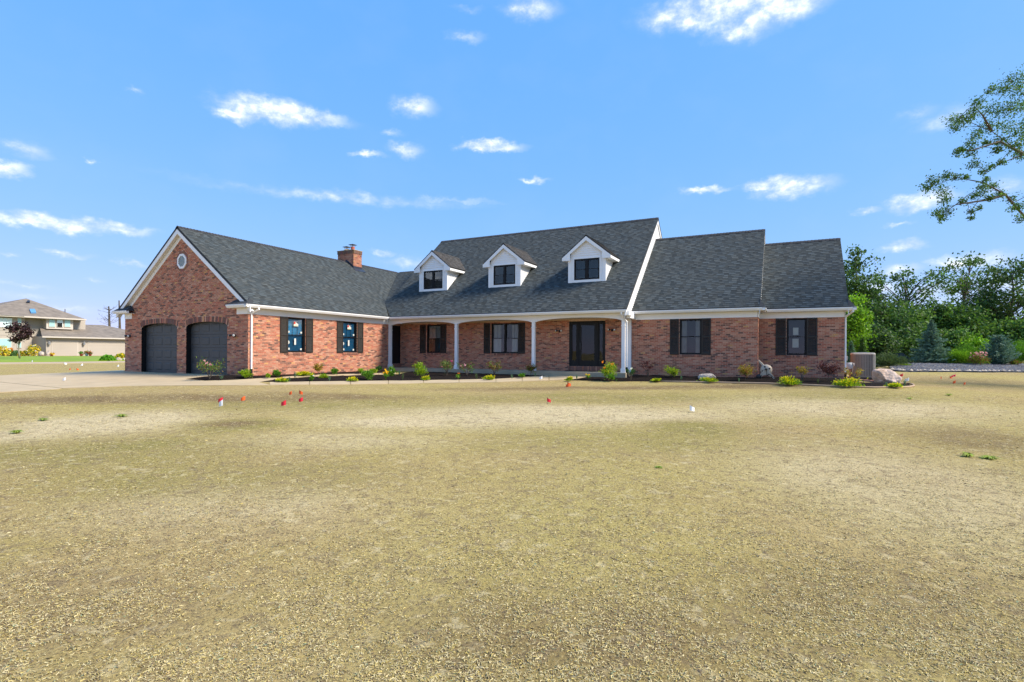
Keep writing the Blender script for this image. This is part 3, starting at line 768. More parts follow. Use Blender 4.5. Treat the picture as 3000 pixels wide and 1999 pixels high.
def stickers(fr, w, a, b, N0):
    def pc(name, u0, u1, z0, z1, mat, n=.0):
        zz = N0 - .004 + n
        if z0 > (WZ0 + WZ1) / 2: zz -= .03
        m_ = MB(); m_.fbox(fr, u0, u1, zz - .0015, zz, z0, z1); return m_.build(name, mat, w)
    wd = b - a; P = lambda t: a + wd * t
    st = pc('sticker', P(.40), P(.66), 2.20, 2.42, 'paper')
    pc('sticker', P(.405), P(.50), 2.30, 2.41, 'red_print', .002)
    z = N0 - .03
    tri = MB(); tri.prism([fr.p(P(.50), z, 2.41), fr.p(P(.655), z, 2.41), fr.p(P(.655), z, 2.31)], fr.N * .002); tri.build('sticker', 'dark_print', w)
    pc('sticker', P(.44), P(.62), 2.215, 2.24, 'yellow_print', .002)
    for u0, u1, z0, z1 in ((.07, .17, 1.89, 1.98), (.79, .88, 1.88, 1.96), (.06, .155, 1.12, 1.21), (.75, .84, 1.11, 1.19), (.41, .51, 1.35, 1.64)): pc('sticker', P(u0), P(u1), z0, z1, 'paper')
    m_ = MB(); m_.prism([fr.p(P(.06) + .085 * math.sin(t * math.pi / 10), N0 - .006, 1.46 - .085 * math.cos(t * math.pi / 10)) for t in range(11)], fr.N * .002); m_.build('sticker', 'paper', w)
def curtains(fr, w, a, b, N0):
    for p, q in ((a + .04, a + (b - a) * .30), (b - (b - a) * .30, b - .04)):
        m_ = MB(); n = 16
        pts = [(p + (q - p) * i / n, N0 - .14 + .025 * math.sin(i * 1.9)) for i in range(n + 1)]
        for (u0, n0), (u1, n1) in zip(pts, pts[1:]): m_.quad(fr.p(u0, n0, WZ0 + .02), fr.p(u1, n1, WZ0 + .02), fr.p(u1, n1, WZ1 - .02), fr.p(u0, n0, WZ1 - .02))
        m_.build('curtain', 'curtain', w, True)
def blind(z0, z1, mat='curtain'):
    def f(fr, w, a, b, N0):
        m_ = MB(); z = z0
        while z < z1: m_.add([fr.p(a + .05, N0 - .13, z + .03), fr.p(b - .05, N0 - .13, z + .03), fr.p(b - .05, N0 - .11, z), fr.p(a + .05, N0 - .11, z)], [(0, 1, 2, 3)]); z += .032
        m_.build('blind', mat, w)
    return f
def papers(fr, w, a, b, N0):
    for u0, u1, z0, z1 in ((.33, .60, 1.88, 2.20), (.30, .61, 1.33, 1.72)):
        m_ = MB(); m_.fbox(fr, a + (b - a) * u0, a + (b - a) * u1, N0 - .30, N0 - .298, z0, z1); m_.build('sheet', 'paper', w)
for a, b in WIN_SIDE:
    window(F_SIDE, a, b, inside='blue_film', grille=2, extras=stickers); sill(F_SIDE, a, b); shutter(F_SIDE, a - .43, a - .02); shutter(F_SIDE, b + .02, b + .43)
window(F_BACK, *WIN_P1, extras=blind(1.85, 2.5), grille=2); sill(F_BACK, *WIN_P1); shutter(F_BACK, WIN_P1[0] - .47, WIN_P1[0] - .07); shutter(F_BACK, WIN_P1[1], WIN_P1[1] + .40)
window(F_BACK, *WIN_P2, halves=2, grille=2, extras=curtains); sill(F_BACK, *WIN_P2); shutter(F_BACK, WIN_P2[0] - .45, WIN_P2[0] - .06); shutter(F_BACK, WIN_P2[1], WIN_P2[1] + .38)
window(F_BACK, *WIN_2, grille=2, extras=curtains); sill(F_BACK, *WIN_2); shutter(F_BACK, WIN_2[0] - .42, WIN_2[0] - .03); shutter(F_BACK, WIN_2[1], WIN_2[1] + .385)
window(F_S3, *WIN_3, extras=papers); sill(F_S3, *WIN_3); shutter(F_S3, WIN_3[0] - .425, WIN_3[0] - .02); shutter(F_S3, WIN_3[1], WIN_3[1] + .39)

# garage doors
for a, b, z in DOORS:
    d = bpy.data.objects.new('garage_door', None); COL.objects.link(d); d.parent = house; d.location = F_GAB.p((a + b) / 2, -.2, 0) - house.location
    rows, cols_ = 4, 4; z0, z1 = .0, 2.38
    for i in range(rows):
        s = MB(); c, e = z0 + (z1 - z0) * i / rows + .003, z0 + (z1 - z0) * (i + 1) / rows - .003
        s.fbox(F_GAB, a - .03, b + .03, -.26, -.215, c, e); sec = s.build('section', 'garage_door', d, bevel=.004)
        for j in range(cols_):
            u0 = a + (b - a) * (j + .13) / cols_; u1 = a + (b - a) * (j + .87) / cols_; c1, e1 = c + .11, e - .10
            p = MB(); q = .045
            o_ = [(u0, c1), (u1, c1), (u1, e1), (u0, e1)]; i_ = [(u0 + q, c1 + q), (u1 - q, c1 + q), (u1 - q, e1 - q), (u0 + q, e1 - q)]; m_ = [(u0 + .015, c1 + .015), (u1 - .015, c1 + .015), (u1 - .015, e1 - .015), (u0 + .015, e1 - .015)]
            rim = [F_GAB.p(u, -.2135, zz) for u, zz in o_]; gr = [F_GAB.p(u, -.2148, zz) for u, zz in m_]; fld = [F_GAB.p(u, -.200, zz) for u, zz in i_]
            p.add(rim + gr + fld, [(k, (k + 1) % 4, 4 + (k + 1) % 4, 4 + k) for k in range(4)] + [(4 + k, 4 + (k + 1) % 4, 8 + (k + 1) % 4, 8 + k) for k in range(4)] + [(8, 9, 10, 11)])
            p.build('panel', 'garage_door', sec)if False else p.build('panel', 'garage_door', d)
# octagon window
def octagon():
    w = bpy.data.objects.new('octagon_window', None); COL.objects.link(w); w.parent = house; w.location = F_GAB.p(OCT[0], 0, OCT[1]) - house.location
    mb = MB(); ang = [math.pi / 8 + k * math.pi / 4 for k in range(8)]
    for k in range(8):
        a0, a1 = ang[k], ang[(k + 1) % 8]
        q = [F_GAB.p(OCT[0] + r * math.cos(t), .002, OCT[1] + r * math.sin(t)) for r, t in ((.26, a0), (.26, a1), (.36, a1), (.36, a0))]
        mb.prism(q, F_GAB.N * .035)
    mb.build('frame', 'white', w)
    g = MB(); g.quad(*[F_GAB.p(OCT[0] + .28 * math.cos(t), .014, OCT[1] + .28 * math.sin(t)) for t in ang]); g.build('pane', 'glass', w)
    g = MB(); g.quad(*[F_GAB.p(OCT[0] + .30 * math.cos(t), .005, OCT[1] + .30 * math.sin(t)) for t in ang]); g.build('interior', 'paper', w)
octagon()
# front door with two sidelights, brick step below
def front_door():
    a, b, z0, z1 = FDOOR; d = bpy.data.objects.new('front_door', None); COL.objects.link(d); d.parent = house; d.location = F_BACK.p((a + b) / 2, 0, z0) - house.location
    fm = MB(); n0, n1 = -.11, -.02
    s1, s2 = a + .46, b - .40
    for u0, u1 in ((a, a + .10), (s1 - .05, s1 + .05), (s2 - .05, s2 + .05), (b - .10, b)): fm.fbox(F_BACK, u0, u1, n0, n1, z0, z1)
    for u0, u1 in ((a + .1, s1 - .05), (s1 + .05, s2 - .05), (s2 + .05, b - .1)): fm.fbox(F_BACK, u0, u1, n0, n1, z1 - .09, z1); fm.fbox(F_BACK, u0, u1, n0, n1, z0, z0 + .03)
    fm.build('frame', 'black', d)
    lf = MB(); l, r = s1 + .055, s2 - .055
    t = .11
    lf.fbox(F_BACK, l, l + t, -.09, -.04, z0 + .03, z1 - .09); lf.fbox(F_BACK, r - t, r, -.09, -.04, z0 + .03, z1 - .09); lf.fbox(F_BACK, l + t, r - t, -.09, -.04, z0 + .03, z0 + .28); lf.fbox(F_BACK, l + t, r - t, -.09, -.04, z1 - .21, z1 - .09)
    leaf = lf.build('leaf', 'door', d)
    g = MB(); g.quad(*[F_BACK.p(u, -.06, z) for u, z in ((l + t, z0 + .28), (r - t, z0 + .28), (r - t, z1 - .21), (l + t, z1 - .21))]); g.build('pane', 'door_glass', d)
    for u0, u1 in ((a + .1, s1 - .05), (s2 + .05, b - .1)):
        s = MB(); s.fbox(F_BACK, u0, u0 + .05, -.09, -.045, z0 + .03, z1 - .09); s.fbox(F_BACK, u1 - .05, u1, -.09, -.045, z0 + .03, z1 - .09); s.fbox(F_BACK, u0 + .05, u1 - .05, -.09, -.045, z0 + .03, z0 + .28); s.fbox(F_BACK, u0 + .05, u1 - .05, -.09, -.045, z1 - .17, z1 - .09)
        s.build('sidelight', 'door', d)
        g = MB(); g.quad(*[F_BACK.p(u, -.065, z) for u, z in ((u0 + .05, z0 + .28), (u1 - .05, z0 + .28), (u1 - .05, z1 - .17), (u0 + .05, z1 - .17))]); g.build('pane', 'door_glass', d)
    k = MB(); k.lathe([(.012, 0), (.012, .04), (.03, .05), (.03, .075), (.01, .085)], F_BACK.p(l + .055, -.04, 1.35) , 10, 'Y')
    hb = MB(); hb.fbox(F_BACK, l + .04, l + .075, -.04, -.012, 1.22, 1.55); hb.build('handle', 'metal_dark', d)
    bk = MB(); bk.quad(*[F_BACK.p(u, -.7, z) for u, z in ((a, z0), (b, z0), (b, z1), (a, z1))])
    for p, q in (((a, z0), (a, z1)), ((a, z1), (b, z1)), ((b, z1), (b, z0)), ((b, z0), (a, z0))): bk.quad(F_BACK.p(p[0], -.115, p[1]), F_BACK.p(q[0], -.115, q[1]), F_BACK.p(q[0], -.7, q[1]), F_BACK.p(p[0], -.7, p[1]))
    bk.build('interior', 'dark_room', d)
    st = MB(); r_ = random.Random(4); n = 28
    for i in range(n):
        u = a - .02 + (b - a + .04) * i / n; st.col = brick_col(r_) if r_.random() < .4 else (.27, .13, .095); st.fbox(F_BACK, u, u + .058, -.1, .085, .19, .395)
    st.build('brick_step', 'brick', house)
front_door()
def side_door():
    a, b, z0, z1 = SDOOR; d = bpy.data.objects.new('side_door', None); COL.objects.link(d); d.parent = house; d.location = F_SIDE.p((a + b) / 2, 0, z0) - house.location
    fm = MB(); fm.fbox(F_SIDE, a, a + .06, -.11, -.01, z0, z1); fm.fbox(F_SIDE, b - .06, b, -.11, -.01, z0, z1); fm.fbox(F_SIDE, a + .06, b - .06, -.11, -.01, z1 - .06, z1); fm.build('frame', 'black', d)
    lf = MB(); lf.fbox(F_SIDE, a + .06, b - .06, -.09, -.04, z0, z1 - .06); lf.build('leaf', 'door', d)
    for zz0, zz1 in ((z0 + .2, z0 + .85), (z0 + 1.0, z0 + 1.95)):
        p = MB(); p.fbox(F_SIDE, a + .2, b - .2, -.041, -.03, zz0, zz1); p.build('panel', 'door', d, bevel=.008)
    h = MB(); h.tube([F_SIDE.p(a + .13, -.04, z0 + .95), F_SIDE.p(a + .13, .02, z0 + .95), F_SIDE.p(a + .22, .02, z0 + .95)], .011, 8); h.build('handle', 'metal_dark', d)
    st = MB(); st.col = (.25, .12, .09); st.fbox(F_SIDE, a - .03, b + .03, -.1, .06, .19, .375); st.build('brick_step', 'brick', house)
side_door()

# ---- porch
def porch():
    s = MB(); s.box(XA1 + .012, 23.42, ZB, -6.35, YB - .012, .165); s.build('porch_slab', 'concrete_grey', house, bevel=.012)
    posts = [(-19.972, -19.82), (-15.524, -15.37), (-11.048, -10.893), (-6.594, -6.44)]
    yf, yb = YP, YP + .155
    def post(x0, x1, y0, y1, z0=.165, z1=2.56):
        p = MB(); p.box(x0, y0, z0, x1, y1, z1); o = p.build('post', 'white', house, bevel=.006)
        for e, zz0, zz1, nm in ((.028, z0 + .001, z0 + .17, 'base'), (.018, z0 + .17, z0 + .2, 'base'), (.018, 2.26, 2.285, 'collar'), (.012, 2.285, 2.30, 'collar')):
            q = MB(); q.box(x0 - e, y0 - e, zz0, x1 + e, y1 + e, zz1); q.build(nm, 'white', o, bevel=.003)
    for x0, x1 in posts: post(x0, x1, yf, yb)
    post(-6.585, -6.43, YB - .16, YB - .012)
    # beam with arched bays
    b = MB(); n = 20; y0, y1 = yf + .012, yb - .012; top = 2.86
    for (a0, a1), (c0, c1) in zip(posts, posts[1:]):
        for i in range(n):
            t0, t1 = i / n, (i + 1) / n; xa, xb = a1 + (c0 - a1) * t0, a1 + (c0 - a1) * t1
            za, zb = [2.53 + .175 * math.sqrt(max(0, 1 - (2 * t - 1) ** 2)) ** 1.25 for t in (t0, t1)]
            b.add([(xa, y0, za), (xb, y0, zb), (xb, y0, top), (xa, y0, top), (xa, y1, za), (xb, y1, zb), (xb, y1, top), (xa, y1, top)], [(0, 1, 2, 3), (7, 6, 5, 4), (0, 4, 5, 1), (3, 2, 6, 7)])
    for x0, x1 in posts: b.box(x0, y0, 2.53, x1, y1, top)
    b.build('porch_beam', 'white', house)
    e = MB(); x0, x1 = -6.585, -6.445; ya, yb2 = yb - .01, YB - .16
    for i in range(n):
        t0, t1 = i / n, (i + 1) / n; p, q = ya + (yb2 - ya) * t0, ya + (yb2 - ya) * t1
        za, zb = [2.50 + .16 * math.sqrt(max(0, 1 - (2 * t - 1) ** 2)) for t in (t0, t1)]
        e.add([(x0, p, za), (x0, q, zb), (x0, q, top), (x0, p, top), (x1, p, za), (x1, q, zb), (x1, q, top), (x1, p, top)], [(3, 2, 1, 0), (4, 5, 6, 7), (0, 1, 5, 4), (3, 7, 6, 2)])
    e.box(x0, YB - .16, 2.5, x1, YB - .012, top); e.build('porch_end_beam', 'white', house)
    c = MB(); c.box(XA1 + .01, yb, 2.72, -6.59, YB - .012, 2.75); c.build('porch_ceiling', 'soffit', house)
porch()
mt = MB(); mt.box(-9.45, 23.85, .166, -8.0, 24.62, .186)
tag(mt.build('doormat', 'mat', bevel=.004), 'dark doormat lying on the porch before the front door', 'doormat')

# ---- eaves: frieze, soffit, gutter
def gutter(p0, p1, out, parent=house, zt=ZG):
    """K-style gutter from p0 to p1 (plan points of the outer lip), out = outward dir"""
    a, b, o = Vector((*p0, 0)), Vector((*p1, 0)), Vector((*out, 0))
    prof = [(-.125, 0), (-.125, -.125), (-.055, -.125), (-.04, -.10), (-.012, -.055), (-.012, -.04), (0, -.035), (0, 0), (-.012, 0), (-.016, -.02), (-.11, -.02), (-.115, 0)]
    mb = MB(); mb.prism([a + o * q + Vector((0, 0, zt + z)) for q, z in prof], b - a); return mb.build('gutter', 'white', parent)
def box_part(name, mat, *b): 
    mb = MB(); mb.box(*b); return mb.build(name, mat, house)
ZS = 2.845
# garage side eave
gutter((XG, YA - OV), (XG, YG + .002), (1, 0)); box_part('soffit', 'soffit', XA1 - .01, YA - OV + .13, ZS, XG - .126, YG + .0, ZS + .02)
box_part('frieze', 'white', XA1 - .012, YA - .02, H, XA1 + .03, YP, ZS - .001)
box_part('frieze', 'white', XA1 - .70, YA - .032, H + .002, XA1 - .0125, YA + .01, ZS - .001)
gutter((XA1 - .90, YA - OV), (XG, YA - OV), (0, -1)); box_part('soffit', 'soffit', XA1 - .90, YA - OV + .126, ZS + .001, XG - .126, YA - .0, ZS + .021)
# left return
gutter((XA0 - OV, YA - OV), (XA0 + .85, YA - OV), (0, -1)); box_part('soffit', 'soffit', XA0 - OV + .126, YA - OV + .126, ZS + .001, XA0 + .85, YA, ZS + .021)
box_part('frieze', 'white', XA0 + .0, YA - .032, H + .002, XA0 + .62, YA + .01, ZS - .001)
gutter((XA0 - OV, 33), (XA0 - OV, YA - OV), (-1, 0)); box_part('frieze', 'white', XA0 - .03, YA - .0, H, XA0 + .01, 33, ZS - .001); box_part('soffit', 'soffit', XA0 - OV + .126, YA - OV + .126, ZS, XA0 + .01, 33, ZS + .02)
# main porch eave
gutter((XG + .002, YG), (XMR, YG), (0, -1)); box_part('soffit', 'soffit', XG - .12, YG + .126, ZS + .001, XMR - .12, YP + .02, ZS + .021)
# right sections
gutter((X2L + .06, YG2), (X2R + .32, YG2), (0, -1)); box_part('soffit', 'soffit', X2L, YG2 + .126, ZS, X2R + .32, YB + .01, ZS + .02)
box_part('frieze', 'white', X2L, YB - .032, H, X2R + .0, YB + .01, ZS - .001); box_part('frieze', 'white', X2R - .012, YB - .032, H + .001, X2R + .03, Y3, ZS - .002)
gutter((X2R + .32, YG2), (X2R + .32, YG3 + .01), (1, 0)); box_part('soffit', 'soffit', X2R + .001, YB - .0, ZS + .002, X2R + .195, YG3 + .14, ZS + .022)
gutter((X2R + .322, YG3), (X3R + .40, YG3), (0, -1)); box_part('soffit', 'soffit', X2R + .20, YG3 + .126, ZS + .001, X3R + .28, Y3 + .01, ZS + .021)
box_part('frieze', 'white', X2R + .03, Y3 - .032, H, X3R + .0, Y3 + .01, ZS - .001); box_part('frieze', 'white', X3R - .012, Y3 - .032, H + .001, X3R + .03, Y3 + .9, ZS - .001)
gutter((X3R + .40, YG3), (X3R + .40, YG3 + .75), (1, 0)); box_part('soffit', 'soffit', X3R + .03, Y3 - .27, ZS, X3R + .275, Y3 + .35, ZS + .02)

# ---- roofs: every shingle tab is a thin piece
TABS = []
def roof_plane(name, origin, along, up_run, slope, poly, seed, base_col=(.062, .071, .072), singles=0, parent=house, thick=.10):
    """plane: P(s,t) = origin + along*s + (up_run*1 + z*slope)*t, t = horizontal run; poly in (s,t)"""
    O = Vector(origin); A = Vector((*along, 0)); R = Vector((*up_run, 0)) + Vector((0, 0, slope)); L_ = R.length; n = A.cross(R); n.normalize()
    if n.z < 0: n = -n
    P = lambda s, t, h=0: O + A * s + R * t + n * h
    ro = bpy.data.objects.new(name, None); COL.objects.link(ro); ro.parent = parent; ro.location = P(sum(p[0] for p in poly) / len(poly), sum(p[1] for p in poly) / len(poly)) - wloc(parent)
    dk = MB(); dk.prism([P(s, t, -thick) for s, t in poly], n * (thick - .004)); dk.build('deck', 'roof_felt', ro)
    def span(t):
        xs = []
        for (s0, t0), (s1, t1) in zip(poly, poly[1:] + poly[:1]):
            if (t0 <= t < t1) or (t1 <= t < t0): xs.append(s0 + (s1 - s0) * (t - t0) / (t1 - t0))
        xs.sort(); return (xs[0], xs[-1]) if len(xs) >= 2 else None
    r = random.Random(seed); exp = .143 / L_; t = min(p[1] for p in poly); tmax = max(p[1] for p in poly)
    tabs = []; k = 0
    while t < tmax - .01:
        t1 = min(t + exp, tmax); lo, hi = span(t + 1e-4), span(t1 - 1e-4)
        if lo and hi:
            s0, s1 = min(lo[0], hi[0]), max(lo[1], hi[1]); s = s0 - r.uniform(0, .3); thick_tab = r.random() < .5
            while s < s1:
                w = r.uniform(.16, .34) if thick_tab else r.uniform(.12, .30)
                b0, b1 = max(s, lo[0]), min(s + w, lo[1]); c0, c1 = max(s, hi[0]), min(s + w, hi[1])
                if b1 - b0 > .01 or c1 - c0 > .01:
                    b1 = max(b1, b0 + .001); c1 = max(c1, c0 + .001)
                    if b0 > lo[1]: b0 = b1 = lo[1]
                    if c0 > hi[1]: c0 = c1 = hi[1]
                    h = .013 if thick_tab else .006; f = r.uniform(.80, 1.20) * (1.14 if thick_tab else .80); tw = r.uniform(-.05, .05)  # thin tabs tinted darker: shadow dashes between raised tabs put into the colour
                    tabs.append((b0, b1, c0, c1, t, t1, h, tuple(base_col[i] * f * (1 + (tw, 0, -tw)[i]) for i in range(3))))
                s += w; thick_tab = not thick_tab
        t += exp; k += 1
    def put(mb, q, o=Vector((0, 0, 0))):
        b0, b1, c0, c1, t0, t1, h, col = q; mb.col = col; te = t1 + .004
        v = [P(b0, t0, 0) - o, P(b1, t0, 0) - o, P(b0, t0, h) - o, P(b1, t0, h) - o, P(c1, te, .001) - o, P(c0, te, .001) - o]
        mb.add(v, [(0, 1, 3, 2), (2, 3, 4, 5), (0, 2, 5), (1, 4, 3)])
    tabs.sort(key=lambda q: depth(P((q[0] + q[1]) / 2, q[4])))
    mb = MB()
    for q in tabs[singles:]: put(mb, q)
    o = mb.build('shingle_courses', 'shingle', ro); o['kind'] = 'stuff'
    for q in tabs[:singles]:
        m2 = MB(); c = P(q[0], q[4]); put(m2, q, c); link('shingle', fast_mesh('shingle', [tuple(v) for v in m2.v], m2.f, np.array(m2.c)), 'shingle', ro, c - wloc(ro))
    return P
def cap(name, pts, col=(.05, .05, .054), parent=house, w=.14):
    """ridge caps: overlapping folded shingles"""
    mb = MB(); r = random.Random(3)
    a, b = Vector(pts[0]), Vector(pts[1]); n = int((b - a).length / .15); d = (b - a) / n; side = d.cross(Vector((0, 0, 1))).normalized()
    for i in range(n):
        f = r.uniform(.8, 1.2); mb.col = tuple(c * f for c in col); p, q = a + d * i, a + d * (i + 1.05)
        l = Vector((0, 0, -w * .75))
        mb.add([p + side * w + l + Vector((0, 0, .02)), p + Vector((0, 0, .035)), p - side * w + l + Vector((0, 0, .02)), q + side * w + l + Vector((0, 0, .008)), q + Vector((0, 0, .02)), q - side * w + l + Vector((0, 0, .008))], [(0, 1, 4, 3), (1, 2, 5, 4), (0, 3, 1), (1, 2, 0)])
    return mb.build(name, 'shingle', parent)
e0 = .045
Y0 = YA - .224
# garage right slope: s along +Y from Y0, t run towards -X
roof_plane('garage_roof', (XG - e0, Y0, ZG + e0 * SG), (0, 1), (-1, 0), SG, [(0, 0), (YG - Y0, 0), (YK - Y0, XG - e0 - XK), (YL - Y0, XG - e0 - XM), (0, XG - e0 - XM)], 21)
mb = MB(); mb.prism([(XM, Y0, HG), (XM, 33.5, HG), (XA0 - OV + e0, 33.5, ZG), (XA0 - OV + e0, Y0, ZG)], (0, 0, -.1)); mb.build('roof_back', 'roof_felt', house)
mb = MB(); mb.prism([(XM, YL, HG - .02), (XML + 1, YL, HG - .02), (XML + 1, 36, 4.2), (XM, 36, 4.2)], (0, 0, -.1)); mb.build('roof_back', 'roof_felt', house)
roof_plane('main_roof', (XG, YG + e0, ZG + e0 * S), (1, 0), (0, 1), S, [(0, 0), (XMR - XG, 0), (XMR - XG, YR - YG - e0), (XML - XG, YR - YG - e0), (XML - XG, YK - YG - e0), (XK - XG, YK - YG - e0)], 22)
SC = (HG - ZK) / (YL - YK)
roof_plane('link_roof', (XK, YK, ZK), (1, 0), (0, 1), SC, [(0, 0), (XML - XK + .1, 0), (XML - XK + 1.2, YL - YK), (XM - XK, YL - YK)], 23)
roof_plane('bedroom_roof', (X2L, YG2 + e0, ZG + e0 * S), (1, 0), (0, 1), S, [(0, 0), (X2RR - X2L, 0), (X2RR - X2L, YR2 - YG2 - e0), (0, YR2 - YG2 - e0)], 24)
roof_plane('end_roof', (X2R, YG3 + e0, ZG + e0 * S), (1, 0), (0, 1), S, [(0, 0), (X3RR - X2R, 0), (X3RR - X2R, YR3 - YG3 - e0), (0, YR3 - YG3 - e0)], 25, singles=300)
for x0, x1, yr, hr in ((XML, XMR, YR, HR), (X2L, X2RR, YR2, HR2), (X2R, X3RR, YR3, HR3)):
    mb = MB(); run = (hr - 3) / S; mb.prism([(x0, yr, hr - .003), (x1, yr, hr - .003), (x1, yr + run, 3), (x0, yr + run, 3)], (0, 0, -.1)); mb.build('roof_back', 'roof_felt', house)
cap('ridge_cap', [(XM, Y0, HG), (XM, YL, HG)]); cap('ridge_cap', [(XM + .2, YL, HG), (XML + .4, YL, HG)])
cap('ridge_cap', [(XML, YR, HR), (XMR, YR, HR)]); cap('ridge_cap', [(X2L + .02, YR2, HR2), (X2RR, YR2, HR2)]); cap('ridge_cap', [(X2RR + .02, YR3, HR3), (X3RR, YR3, HR3)])
# rake boards
def rake(name, p0, p1, drop=.20, vec=(0, 0, 0), mat='white'):
    a, b = Vector(p0), Vector(p1); mb = MB(); mb.prism([a, b, b - Vector((0, 0, drop)), a - Vector((0, 0, drop))], vec); return mb.build(name, mat, house)
up = .085
zt_ = lambda z: z - .13
for sgn in (-1, 1):
    tip = XM + sgn * (XG - XM)
    rake('rake_board', (tip, Y0 + .01, zt_(ZG) + .04), (XM, Y0 + .01, zt_(HG) + .04), .24, (0, .03, 0))
    rake('rake_soffit', (tip - sgn * .02, Y0 + .04, zt_(ZG) - .13), (XM, Y0 + .04, zt_(HG) - .13), .02, (0, YA - Y0 - .05, 0), 'soffit')
    rake('rake_frieze', (tip - sgn * .55, YA - .03, zt_(ZG) + .24), (XM, YA - .03, zt_(HG) - .166), .22, (0, .028, 0))
    # small hipped return roofs over the cornice ends
    xo = XA1 + OV if sgn > 0 else XA0 - OV; xi = XA1 - .90 if sgn > 0 else XA0 + .85; yo = YA - OV
    q = MB(); q.add([(xi, yo + .02, ZG + .004), (xo - sgn * .02, yo + .02, ZG + .004), (xo - sgn * .30, YA, ZG + .30), (xi + sgn * .30, YA, ZG + .30), (xi, YA, ZG + .004), (xo - sgn * .02, YA, ZG + .004)], [(0, 1, 2, 3), (0, 3, 4), (1, 5, 2)]); q.build('return_roof', 'roof_felt', house)
# main right gable: siding boards and rake trim
def gable_siding(name, X, ya, yr, hr, slope, zlo, zcut, cov=.115, parent=house, xo=.03):
    w = bpy.data.objects.new(name, None); COL.objects.link(w); w.parent = parent; w.location = Vector((X, yr, zlo)) - wloc(parent)
    z = zlo
    while z < hr - .25:
        z1 = min(z + cov, hr - .2)
        f = lambda zz: (yr - (hr - .10 - zz) / slope, yr + (hr - .10 - zz) / slope)
        a0, b0 = f(z); a1, b1 = f(z1); a0 = max(a0, ya); a1 = max(a1, ya)
        bo = MB(); bo.add([(X + xo, a0, z), (X + xo, b0, z), (X + .004, b1, z1), (X + .004, a1, z1), (X, a0, z), (X, b0, z)], [(0, 1, 2, 3), (0, 4, 5, 1)]); bo.build('siding_board', 'siding', w)
        z = z1
    return w
gable_siding('gable_wall', X2L + .04, YG + .15, YR, HR, S, 2.9, HR)
gable_siding('gable_wall', X2R + .05, YG2 + .15, YR2, HR2, S, 3.0, HR2)
def side_rake(X, yr, hr, y0, z0, w_):
    for sgn in (1, -1):
        a = Vector((X, yr, hr - .11)); b = Vector((X, yr - sgn * (yr - y0), z0 - .11)); mb = MB(); mb.prism([a, b, b - Vector((0, 0, .17)), a - Vector((0, 0, .17))], (w_, 0, 0)); mb.build('rake_board', 'white', house)
side_rake(XMR - .045, YR, HR, YG + .02, ZG, .03); side_rake(X2RR - .03, YR2, HR2, YG2 + .02, ZG, .02); side_rake(X3RR - .03, YR3, HR3, YG3 + .02, ZG, .02)
# boxed cornice end at the porch corner
mb = MB(); mb.box(XMR - .13, YG + .13, 2.72, XMR + .10, YP + .25, 2.94); mb.build('cornice_end', 'white', house, bevel=.02)
mb = MB(); mb.box(XMR - .12, YP + .10, 2.62, XMR + .06, YB - .05, 2.90); mb.build('cornice_end', 'white', house, bevel=.02)
for X, XO, yg in ((X3RR, X3R + .40, YG3), (X2RR, X2R + .32, YG2)):
    q = MB(); q.add([(X - .03, yg + .02, ZG + .03), (XO - .03, yg + .02, ZG + .006), (X - .03, yg + .42, ZG + .40), (XO - .03, yg + .45, ZG + .006), (X - .03, yg + .75, ZG + .01)], [(0, 1, 2), (1, 3, 2), (3, 4, 2)]); q.build('return_roof', 'roof_felt', house)
gw = MB(); gw.prism([(X3R, Y3, 2.9), (X3R, Y3 + 7.8, 2.9), (X3R, YR3, HR3 - .15)], (-.02, 0, 0)); gw.build('gable_wall', 'siding', house)
gw = MB(); gw.prism([(XML + .1, YG + .3, 2.9), (XML + .1, 36, 2.9), (XML + .1, YR, HR - .15)], (.02, 0, 0)); gw.build('gable_wall', 'siding', house)

